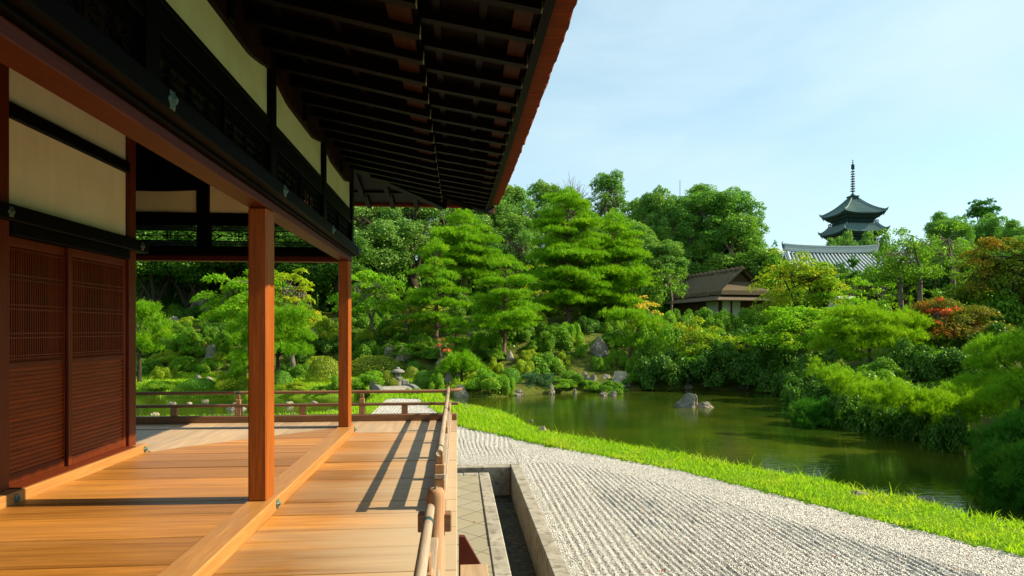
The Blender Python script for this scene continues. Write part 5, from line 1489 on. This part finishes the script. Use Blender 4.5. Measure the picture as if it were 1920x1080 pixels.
for kd, px, D, top, wpx, lb in [
    ('g1', 690, 46, 355, 150, 'grey green glossy tree at left end of the grove under the eave'), ('g2', 775, 48, 350, 140, 'dark trunked glossy tree in the middle of the grove under the eave'),
    ('g1', 640, 47, 360, 140, 'glossy tree touching the corner post below the eave'), ('g1', 735, 49, 350, 150, 'glossy tree between the bright maple and the slim pine top'), ('g2', 830, 51, 345, 140, 'glossy tree behind the wide red trunked pine'), ('g1', 890, 53, 350, 150, 'glossy tree right of the wide red trunked pine'), ('g2', 590, 45, 400, 150, 'dark glossy tree seen between the two veranda posts'),
    ('d1', 290, 40, 420, 190, 'shaded dark tree at far left behind the maples'), ('d1', 560, 42, 420, 190, 'deep shaded tree seen just right of the nearest post'), ('d1', 350, 41, 400, 190, 'deep shaded tree over the great leaning rock'), ('d1', 425, 42, 400, 190, 'deep shaded tree behind the wide green maple'), ('d1', 490, 43, 400, 190, 'deep shaded tree behind the nearest veranda post'), ('d1', 640, 41, 440, 150, 'deep shaded tree by the corner post'),
    ('l1', 950, 55, 322, 120, 'light green tree beyond the tallest pine under the eave corner'), ('l1', 905, 57, 330, 120, 'hazy tree just below the eave corner'), ('l1', 1020, 58, 318, 110, 'hazy tree left of the bare twigged tree'), ('l1', 1075, 62, 350, 120, 'pale tree between bare twigs and the skyline tree'), ('l1', 965, 50, 385, 110, 'yellow green tree left of the tallest pine'),
    ('l2', 1138, 60, 308, 92, 'round topped tree standing tallest on the skyline'), ('l1', 1205, 61, 366, 140, 'pale tree right of the skyline tree'), ('l1', 1228, 57, 344, 90, 'pale round tree beside the thin mast'), ('l1', 1100, 55, 390, 130, 'pale tree directly behind the tallest pine'), ('l1', 1190, 53, 412, 140, 'pale tree behind the broad dense pine'), ('l1', 1240, 50, 440, 120, 'pale grey tree left of the flat layered tree'),
    ('dm', 1340, 58, 341, 204, 'great dome shaped evergreen left of the pagoda'), ('dm', 1268, 57, 362, 130, 'left shoulder of evergreens beside the great dome'), ('dm', 1398, 60, 415, 84, 'right shoulder of evergreens beside the great dome'), ('l1', 1300, 60, 430, 110, 'paler tree in front of the left of the great dome'), ('d1', 1425, 54, 468, 120, 'dark evergreen behind the tea house gable'), ('l1', 1350, 60, 455, 110, 'paler tree behind the tea house ridge'), ('d1', 1290, 60, 490, 130, 'dark evergreen behind the tea house ridge end'),
    ('l1', 2010, 40, 430, 200, 'tall tree just beyond the right edge behind the pond'), ('dm', 2080, 30, 330, 300, 'broad evergreen beyond the right edge on the bank'), ('d1', 2230, 26, 340, 330, 'dark tree beyond the right edge near the bank'), ('l1', 2450, 24, 250, 400, 'pale tree beyond the right edge near the bank'),
    ('dm', 1775, 66, 384, 100, 'rounded evergreen on the skyline right of the pagoda'), ('dm', 1850, 67, 388, 100, 'rounded evergreen below the flat topped pine'), ('l1', 1720, 62, 440, 100, 'lower tree left of the skyline evergreens'), ('dm', 1905, 60, 402, 100, 'evergreen mass behind the large rust maple'), ('l1', 1930, 50, 420, 120, 'dark crowned tree at the right edge behind the rust maple'), ('d1', 1800, 44, 470, 150, 'shadowy tree behind the rust coloured maple'), ('d1', 1700, 46, 490, 150, 'low shadowy tree behind the two trunked tree'), ('d1', 1905, 40, 470, 150, 'shadowy tree at the right edge above the big pine'), ('d1', 1640, 58, 520, 120, 'low dark tree before the red hall at right'),
]:
    s_, h0, r0 = DIM[kd]; fit(s_, h0, r0, px, D, top, wpx, lb, kd not in seen_); seen_.add(kd)
# low dark thicket closing the view under the trees
for i, (px, D, w_, h_) in enumerate([(262, 42, 150, 120), (330, 44, 150, 110), (400, 45, 150, 130), (470, 44, 150, 120), (540, 43, 150, 130), (610, 44, 150, 120), (675, 46, 150, 130), (735, 47, 130, 110), (790, 49, 140, 120), (850, 50, 140, 120), (910, 51, 140, 130), (970, 50, 140, 120), (1035, 49, 140, 130), (1100, 50, 140, 120), (1165, 49, 140, 120), (1225, 48, 130, 110), (1285, 60, 130, 90), (1470, 50, 140, 90), (1550, 58, 150, 80), (1650, 52, 160, 90), (1740, 48, 170, 100), (1830, 46, 180, 120), (1915, 44, 180, 120)]):
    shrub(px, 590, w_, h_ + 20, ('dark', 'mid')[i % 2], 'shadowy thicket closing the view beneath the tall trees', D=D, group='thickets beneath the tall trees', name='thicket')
# pale distant trees in front of the pagoda
cl = broadleaf('broadleaf_tree', 'x', (0, 0, 0), 10, 2.4, 'leaf_far', .28, 30, .9, low=.15)
for i, (px, D, top, wpx, lb) in enumerate([(1556, 100, 446, 44, 'small pale tree crown at the left foot of the pagoda'), (1592, 98, 433, 50, 'pale rounded tree centred below the pagoda eaves'), (1630, 98, 434, 56, 'pale tree below the right of the pagoda'), (1662, 96, 440, 50, 'pale tree right of the pagoda foot beside the two trunked tree'), (1575, 102, 444, 44, 'pale tree between the small crown and the rounded one under the pagoda')]):
    fit(cl, 10.2, 2.5, px, D, top, wpx, lb, i == 0)
# two trunked glossy trees at right, open crowned
def open_tree(px, base, top, wpx, D, label, trunks, m='leaf', leaf=.15, nb=40, dens=.75, low=.35):
    r = nxt(); x, y, z = place(px, base, D); k = D / FPX; h = HC + (618 - top) * k - z; rad = wpx / 2 * k; T = MB(); C = MB(); tr = .022 * h
    tops = []
    for dx, tx in trunks:
        e = np.array([tx * k, r.normal(0, .2), h * (low + .2)])
        T.tube(bent((dx * k, 0, -.3), e, 5, .06, r), [tr * 1.3, tr, tr * .9, tr * .8, tr * .6], 8)
        for j in range(4):
            a = r.uniform(0, 6.28); f_ = e + np.array([cos(a) * rad * .45, sin(a) * rad * .4, h * r.uniform(.08, .28)])
            T.tube(bent(e, f_, 4, .06, r), [tr * .5, tr * .4, tr * .28, tr * .14], 6, cap=False); tops.append(f_)
    for i in range(nb):
        d = unit(r.normal(0, 1, 3)); d[2] = abs(d[2]) if r.random() < .8 else d[2] * .4; q = r.uniform(.4, .95)
        c = np.array([d[0] * rad * q, d[1] * rad * q, h * (low + .12) + d[2] * h * (.86 - low) * q]); rb = rad * r.uniform(.13, .25)
        nn = int(4 * pi * rb * rb / (leaf * leaf * .3) * .5 * dens); v = unit(r.normal(0, 1, (nn, 3)) + np.array([0, 0, .3]))
        Pt = c + v * (rb * r.uniform(.3, 1.1, nn))[:, None] * np.array([1.15, 1.15, .7])
        C.add(*leaf_quads(Pt, v * .5 + np.array([0, 0, .6]), leaf * r.uniform(.6, 1.25, nn), r, .5, .6))
        l = tops[r.integers(len(tops))]; T.tube(bent(l, c, 3, .04, r), [tr * .18, tr * .11, tr * .05], 4, cap=False)
    return tree_root('broadleaf_tree', label, 'tree', (x, y, z), T, 'trunk', C, m, crown_name='leaves')
open_tree(1708, 560, 402, 170, 33, 'two trunked glossy tree right of the tiled roof', [(-8, -14), (8, 12)])
open_tree(1782, 555, 398, 130, 35, 'single trunked glossy tree beneath the skyline evergreens', [(0, 6)], nb=34)
open_tree(1690, 565, 500, 90, 34, 'thin pale trunked tree with bare upper limbs', [(0, 0)], nb=12, dens=.5, m='maple', low=.3)
open_tree(1258, 590, 488, 90, 39, 'flat layered tree with thin trunk left of the thatched tea house', [(0, 2)], m='leaf', nb=26, low=.4)
open_tree(1645, 570, 520, 70, 36, 'small leaning tree below the tiled roof', [(0, 6)], nb=12, m='maple', dens=.7, low=.4)
open_tree(1590, 570, 505, 70, 45, 'dark conifer like tree before the red hall', [(0, 0)], nb=16, m='leaf_dark', low=.3)
pine(1452, 520, 452, 40, 'small dark conifer on the skyline left of the tiled roof', D=62, levels=5, nb=5, m='pine_dark', low=.2)
pine(1600, 545, 478, 46, 'slim dark pine in front of the tiled roof', D=50, levels=5, nb=5, m='pine_dark', low=.25)
# tall tree on the right bank whose shade falls over the pond corner
broadleaf('broadleaf_tree', 'tall tree on the near right bank shading the pond corner', (15.6, 9.4, 0), 6.4, 3.2, 'leaf', .16, 50, .8, low=.2)
# bare twigged tree
r = nxt(); x, y, z = place(1072, 520, 58); b = MB(); zt = HC + (618 - 312) * 58 / FPX - z
b.tube(bent((0, 0, 0), (0, 0, zt * .7), 5, .1, r), [.16, .13, .11, .09, .07], 6)
for i in range(70):
    s = np.array([r.normal(0, .2), r.normal(0, .2), zt * r.uniform(.45, .72)]); e = s + np.array([r.normal(0, .9), r.normal(0, .7), zt * r.uniform(.08, .27)])
    q = bent(s, e, 4, .08, r); b.tube(q, [.035, .028, .02, .012], 4, cap=False)
    for _ in range(3):
        f_ = q[2] + np.array([r.normal(0, .4), r.normal(0, .4), abs(r.normal(0, .5))]); b.tube([q[2], (q[2] + f_) / 2 + r.normal(0, .04, 3), f_], [.018, .014, .008], 3, cap=False)
o = b.build('bare_tree', 'twig'); o.location = (x, y, z); tag(o, 'bare twigged tree top against the sky near the eave', 'tree')

# ---------------------------------------------------------------- hedge in front of the tea house, dark masses over the water
for a in [
    (1320, 612, 70, 33, 'mid', 'sunlit hedge section below the left of the tea house', 36), (1372, 618, 80, 40, 'mid', 'dense hedge section below the white paper screens', 36), (1432, 622, 80, 46, 'mid', 'dense hedge section below the tea house gable', 36),
    (1348, 614, 60, 36, 'mid', 'leafy hedge section right under the brighter paper screen', 35.2), (1405, 616, 60, 38, 'mid', 'hedge section below the right of the paper screens', 35.4),
    (1480, 628, 70, 40, 'dark', 'dark hedge end right of the tea house', 35), (1400, 650, 90, 44, 'dark', 'dark bush under the hedge with pale stems', 31), (1465, 660, 100, 54, 'dark', 'dark glossy bush between hedge and soft green maple', 30),
    (1340, 648, 70, 34, 'mid', 'leafy bush between hedge and golden maple', 32.5), (1262, 612, 60, 26, 'azalea', 'bright azalea below the flat layered tree', 33), (1290, 604, 56, 26, 'mid', 'bush against the tea house corner', 35), (1232, 662, 80, 60, 'azalea', 'tall light azalea right of the windswept pine', 29), (1275, 650, 60, 44, 'mid', 'green bush behind the golden maple', 30.5),
    (1250, 725, 90, 78, 'dark', 'dark shrub with thin upright stems at the water edge', 27.2), (1318, 733, 110, 80, 'dark', 'dark overhanging shrub above the pond rock', 27.3), (1390, 733, 110, 96, 'dark', 'large dark shrub overhanging the far pond corner', 27.2), (1455, 735, 100, 92, 'dark', 'dark shrub in the innermost pond corner', 26.4), (1500, 735, 80, 70, 'dark', 'dark shrub beside the mossy boulder', 24.5),
    (1625, 778, 100, 44, 'dark', 'dark bush under the tip of the low pine limb', 16.6), (1700, 800, 120, 56, 'dark', 'dark bush hanging over the water under the low pine limb', 15.6), (1775, 800, 120, 66, 'dark', 'dark bush between the low pine limb and the big pine', 14.8), (1520, 745, 80, 56, 'dark', 'dark bush beside the mossy boulder at the corner', 20.5), (1600, 745, 110, 46, 'dark', 'dark bush behind the low pine limb', 18.5), (1690, 752, 130, 56, 'mid', 'leafy bush behind the middle of the low pine limb', 17.5),
    (1550, 705, 90, 60, 'dark', 'shaded shrub under the left of the bright pine', 22.5), (1600, 715, 90, 36, 'mid', 'low bush in front of the grey pine trunk', 20), (1680, 715, 110, 46, 'mid', 'leafy bush right of the grey pine trunk', 20), (1745, 700, 100, 70, 'dark', 'shadowy bush behind the low pine limb', 20), (1820, 690, 120, 50, 'dark', 'shadowy bush under the rust coloured maple', 19), (1890, 660, 120, 60, 'dark', 'dark glossy bush below the large rust maple', 22), (1880, 600, 140, 60, 'mid', 'glossy bush under the pale hut roof', 26),
    (1640, 580, 100, 20, 'mid', 'sunlit bush row below the two trunked tree', 31), (1720, 590, 100, 22, 'mid', 'sunlit bush right below the thin pale trunk', 30), (1570, 600, 100, 34, 'mid', 'sunlit bush below the grey coping', 32), (1440, 600, 70, 24, 'olive', 'rounded olive bush at the tea house corner', 37),
    (1606, 790, 64, 40, 'round', 'clipped dome bush at the right pond edge', None), (1660, 806, 90, 28, 'azalea', 'low grassy mound bush on the right pond edge', None), (1745, 812, 110, 34, 'dark', 'shaded low bush under the pine limb at the water', None), (1790, 808, 70, 36, 'dark', 'shaded bush at the foot of the big pine', 13.6),
    (1650, 775, 90, 34, 'mid', 'bush behind the low grassy mound', 16.5), (1560, 765, 50, 26, 'dark', 'little dark bush behind the drooping pine', 18.5),
]:
    shrub(*a[:6], D=a[6])
# ---------------------------------------------------------------- azaleas and clipped bushes on the far bank
for a in [
    (292, 738, 52, 24, 'azalea', 'low leafy bush by the sliding doors behind the railing'), (365, 738, 56, 26, 'round', 'clipped round bush between the doors and the nearest post'), (432, 738, 62, 40, 'yellow', 'pale flowered bush left of the nearest post'),
    (298, 714, 34, 26, 'yellow', 'yellow azalea behind the bush by the doors'), (272, 702, 34, 30, 'yellow', 'yellow azalea touching the door post'), (325, 712, 18, 22, 'yellow', 'small golden azalea on the lawn edge'), (340, 698, 44, 28, 'azalea', 'spreading azalea above the lawn at left'), (384, 700, 44, 28, 'azalea', 'spreading azalea below the upright grey rock'),
    (308, 684, 48, 26, 'yellow', 'sunlit azalea on the left slope'), (352, 676, 56, 26, 'azalea', 'broad azalea on the left slope'), (410, 684, 32, 24, 'yellow', 'yellow azalea right of the upright grey rock'), (446, 700, 44, 30, 'azalea', 'azalea tucked beside the nearest post'), (290, 660, 54, 24, 'mid', 'dim bush high on the left slope'), (350, 648, 60, 24, 'mid', 'dim bush above the broad azalea'), (420, 650, 50, 26, 'mid', 'dim bush right of the square rock'), (330, 625, 50, 22, 'mid', 'dim bush below the flat rock'), (400, 626, 50, 22, 'dark', 'dark bush below the great leaning rock'),
    (525, 724, 34, 26, 'round', 'clipped round bush just right of the nearest post'), (604, 718, 54, 44, 'olive', 'olive clipped dome left of the corner post'), (637, 706, 36, 26, 'olive', 'olive clipped bush touching the corner post'), (632, 738, 30, 36, 'azalea', 'leafy bush below the olive dome'), (552, 740, 46, 24, 'yellow', 'loose greyish bush on the lawn right of the nearest post'), (598, 740, 26, 12, 'azalea', 'tiny bush between loose bush and olive dome'), (555, 712, 50, 30, 'mid', 'dim bush behind the clipped round bush'), (610, 670, 60, 40, 'dark', 'dark thicket behind the olive dome'), (560, 690, 50, 34, 'dark', 'dark thicket under the wide bright pine'),
    (700, 706, 98, 34, 'olive', 'wide low olive clipped mound left of the lantern'), (690, 742, 78, 44, 'azalea', 'feathery bush in front of the wide olive mound'), (727, 724, 30, 26, 'olive', 'small olive ball bush touching the lantern'), (733, 736, 28, 26, 'olive', 'small ball bush at the lantern foot'), (772, 712, 26, 22, 'olive', 'little round bush right of the lantern'), (793, 730, 32, 32, 'round', 'dark rounded bush right of the lantern'), (776, 702, 28, 22, 'round', 'rounded bush behind the little round bush'), (818, 734, 32, 32, 'azalea', 'loose bush beside the blue grey boulder'), (770, 676, 78, 32, 'azalea', 'light topped azalea below the slim pine'), (735, 672, 50, 34, 'mid', 'leafy bush below the bright maple trunk'), (805, 680, 60, 28, 'mid', 'low bush below the vermilion sprig'), (690, 680, 50, 40, 'mid', 'leafy bush right of the corner post'), (790, 655, 50, 30, 'mid', 'dim bush behind the slim pine trunk'), (700, 655, 40, 30, 'dark', 'dim bush at the maple foot'),
    (928, 706, 40, 32, 'yellow', 'bright lime azalea on the far bank'), (912, 738, 64, 44, 'azalea', 'grassy clump beside the pale boulder at the bridge'), (955, 738, 34, 30, 'azalea', 'leafy bush left of the tiny blue pine'), (884, 712, 36, 22, 'yellow', 'low yellow bush right of the leaning boulder'), (984, 712, 44, 36, 'yellow', 'lime dome bush above the tiny blue pine'), (958, 720, 36, 26, 'round', 'small rounded bush below the lime dome'), (1054, 690, 36, 32, 'yellow', 'lime tufted bush in the middle of the bank'), (1022, 684, 22, 14, 'yellow', 'little lime bush left of the tufted bush'), (1092, 672, 32, 26, 'azalea', 'rounded bush below the great grey rock'), (1128, 698, 34, 30, 'azalea', 'bush above the whitish rock'), (992, 680, 34, 24, 'yellow', 'yellow bush right of the small upright stone'), (1010, 662, 50, 28, 'mid', 'leafy bush under the forked pine'), (1040, 660, 70, 50, 'mid', 'thick bush between the forked pine and the grey rock'), (1072, 650, 56, 44, 'azalea', 'light bush left of the great grey rock'), (1072, 726, 56, 28, 'mid', 'low bush on the bank beside the reddish rocks'), (1050, 738, 60, 26, 'azalea', 'reedy bush at the water left of the small pointed stone'), (1150, 738, 66, 22, 'mid', 'broad leaved bush at the water under the whitish rock'), (1112, 736, 40, 22, 'azalea', 'leafy bush at the water right of the pointed stone'), (1195, 732, 60, 36, 'mid', 'bush right of the whitish rock'), (1185, 702, 50, 36, 'azalea', 'pale bush under the windswept pine'), (1215, 705, 60, 60, 'mid', 'tall bush under the orange maple'), (1140, 655, 50, 26, 'mid', 'bush at the foot of the great grey rock'), (1105, 625, 60, 34, 'dark', 'dark bush behind the great grey rock'), (985, 640, 50, 34, 'mid', 'bush at the foot of the tallest pine'), (900, 650, 50, 34, 'mid', 'bush between the two slender pines'), (1030, 636, 60, 34, 'dark', 'dark bush below the tallest pine'), (1160, 690, 40, 34, 'azalea', 'bush left of the leaning pine trunk'), (885, 740, 30, 20, 'yellow', 'small yellow tuft beside the pale boulder'), (775, 742, 30, 14, 'azalea', 'low tuft beside the bridge end'),
]:
    shrub(*a)
# filler bushes over the slope
r = nxt()
for i in range(120):
    px = r.uniform(250, 1500); dd = r.uniform(.8, 15) ; D = np.interp(px, Dh_px, Dh_D) + dd
    x, y, z = place(px, 600, D)
    if poly_sd(np.array([x]), np.array([y]), POND)[0] < .6 or 0 < px - 1100 < 110 and dd < 4: continue
    pyb = 618 - (z - HC) * FPX / D; w_ = r.uniform(34, 74) * 30 / D; kd = ('mid', 'azalea', 'mid', 'dark', 'azalea', 'yellow')[r.integers(6)]
    shrub(px, pyb, w_, w_ * r.uniform(.45, .75), kd, 'leafy bush among the many covering the mossy far slope', D=D, group='bushes covering the far slope')
# ---------------------------------------------------------------- rocks
for a in [
    (368, 586, 54, 42, 'rock_light', 'great pale leaning rock high on the left slope'), (326, 602, 24, 10, 'rock', 'flat grey rock left below the great leaning rock'), (392, 614, 30, 18, 'rock', 'square grey rock below the great leaning rock'), (391, 674, 26, 28, 'rock', 'upright blue grey rock on the left slope'), (408, 694, 13, 10, 'rock', 'small grey rock right below the upright rock'), (428, 706, 16, 11, 'rock', 'small dark pointed rock left of the nearest post'), (371, 716, 20, 14, 'rock', 'dark rock above the clipped round bush'), (393, 718, 20, 14, 'rock_light', 'pale split rock above the clipped round bush'), (458, 706, 14, 16, 'rock', 'grey rock touching the nearest post'), (278, 634, 12, 8, 'rock_light', 'little pale rock on the left slope by the doors'),
    (584, 612, 34, 40, 'rock', 'tall shaded rock face right of the nearest post', 33), (590, 662, 22, 30, 'rock', 'shaded rock below the tall rock face', 30.5),
    (698, 668, 30, 20, 'rock_light', 'broken pale rock below the maple trunk'), (732, 642, 36, 34, 'rock_moss', 'mossy boulder behind the light topped azalea', 31), (757, 640, 34, 36, 'rock_light', 'pale cracked boulder behind the light topped azalea', 31), (884, 634, 14, 14, 'rock', 'blue grey rock left of the forked pine'), (826, 688, 18, 20, 'rock', 'dark rock under the low spreading pine'), (875, 708, 40, 30, 'rock', 'leaning rust stained boulder on the far bank'), (841, 718, 20, 20, 'rock', 'blue grey boulder left of the leaning boulder'), (901, 710, 20, 14, 'rock_light', 'pale round rock right of the leaning boulder'), (781, 726, 16, 14, 'rock', 'small pointed grey rock right of the lantern'), (767, 736, 18, 14, 'rock_light', 'pale rock behind the bridge kerb'), (866, 746, 36, 26, 'rock_light', 'pale mottled boulder at the tip of the handrail'), (956, 674, 17, 18, 'rock_light', 'small upright stone at the forked pine foot'), (1123, 634, 40, 34, 'rock', 'great grey rock below the windswept pine', 30.5),
    (970, 743, 32, 12, 'rock', 'flat dark rock at the water left of the white stone'), (1034, 741, 14, 22, 'rock_light', 'upright white stone at the water edge'), (1077, 739, 12, 12, 'rock', 'small pointed stone at the water edge'), (1098, 712, 22, 18, 'rock', 'reddish grey rock on the far bank'), (1114, 714, 18, 14, 'rock', 'grey rock right of the reddish grey rock'), (1137, 710, 18, 14, 'rock_light', 'pale small rock left of the whitish rock'), (1164, 722, 38, 30, 'rock_light', 'whitish angular rock above the water'), (1291, 728, 18, 10, 'rock', 'grey stone in the shade at the far bank'), (1398, 732, 24, 14, 'rock_moss', 'brown rock under the dark overhanging shrubs'), (1532, 746, 50, 36, 'rock_moss', 'mossy boulder on the right pond corner'),
    (1018, 812, 26, 15, 'rock_light', 'brown boulder on the near grass bank'), (966, 799, 18, 6, 'rock', 'flat stone on the near grass bank'), (876, 765, 30, 6, 'rock', 'long flat stone in the grass by the railing'), (903, 776, 26, 5, 'rock', 'sunken flat stone in the grass'), (997, 792, 12, 6, 'rock', 'little stone at the near water edge'), (1206, 846, 18, 5, 'rock', 'stone half hidden in the near bank grass'), (1618, 930, 50, 12, 'rock', 'flat slab at the near water edge'), (1745, 946, 64, 14, 'rock', 'long flat slab at the near water edge on the right'), (1880, 985, 60, 12, 'rock', 'slab under the dark shaded pine'),
]:
    rock(*a)
for px, py, w_, h_, mm, lb, pk in ((1292, 764, 46, 28, 'rock', 'big craggy rock standing in the pond', 1.0), (1322, 764, 36, 17, 'rock', 'lower rock joined to the craggy rock in the pond', .6), (1132, 742, 22, 11, 'rock', 'low rock in the water near the far bank', .8), (1151, 742, 15, 12, 'rock', 'rounded rock in the water right of the low rock', .6),
                               (290, 778, 22, 9, 'rock_light', 'pale rock in the left inlet by the doors', .6), (322, 757, 18, 8, 'rock_light', 'pale flat rock across the left inlet', .6), (352, 757, 14, 8, 'rock_light', 'pale pointed rock across the left inlet', .8), (384, 753, 16, 7, 'rock', 'small grey rock across the left inlet', .6), (438, 768, 46, 18, 'rock_light', 'large pale rock in the left inlet by the railing post', .8), (545, 760, 22, 10, 'rock_light', 'pale stone in the left inlet right of the nearest post', .7), (585, 756, 20, 8, 'rock_light', 'pale flat stone left of the corner post', .5), (625, 774, 24, 9, 'rock', 'grey stone on the inlet bank by the corner post', .6)):
    D = (HC - WZ) * FPX / (py - 618)
    rock(px, py, w_, h_, mm, lb, D=D, z=WZ - .03, peak=pk)
# ---------------------------------------------------------------- uncountable low growth over the hill
r = nxt(); n = 150000
u = r.uniform(150, 2000, n); dd = r.uniform(.4, 26, n) ; D = np.interp(u, Dh_px, Dh_D) + dd
x = (SP + (u - 960) / FPX * CP) * D; y = (CP - (u - 960) / FPX * SP) * D
pt = np.sin(x * 1.9 + 1.3 * np.sin(y * 1.3)) * np.sin(y * 1.7 + x * .6) + .6 * np.sin(x * 5.1) * np.sin(y * 4.3)
k = (pt > .05) & (poly_sd(x, y, POND) > .1); x, y, D, pt = x[k], y[k], D[k], pt[k]
z = terrain(x, y) + r.uniform(0, .22, len(x)) * np.clip(pt, .1, 1)
C = MB(); C.add(*leaf_quads(np.stack([x, y, z], 1), np.tile([0, -.2, .8], (len(x), 1)), .11 * r.uniform(.6, 1.3, len(x)), r, .6, .6))
tag(C.build('ground_cover', 'leaf'), 'low leafy ground cover spreading over the mossy slope', 'ground cover', kind='stuff')
# fallen leaves on the gravel and paving
r = nxt(); n = 260
x = r.uniform(.05, 6, n); y = r.uniform(3.5, 14, n)
k = ((poly_sd(x, y, GRAV) < -.1) & ((x > 1.06) | (y > 10.65))) | ((x < .31) & (y < 9.8)); x, y = x[k], y[k]
C = MB(); C.add(*leaf_quads(np.stack([x, y, np.where(x < .32, .004, .018)], 1), np.tile([0, 0, 1], (len(x), 1)), r.uniform(.018, .04, len(x)), r, .6, .25))
tag(C.build('fallen_leaves', 'maple_red'), 'tiny fallen red leaves scattered over gravel and paving', 'leaves', kind='stuff')
for l_ in SH.values():
    for o in l_: bpy.data.objects.remove(o)
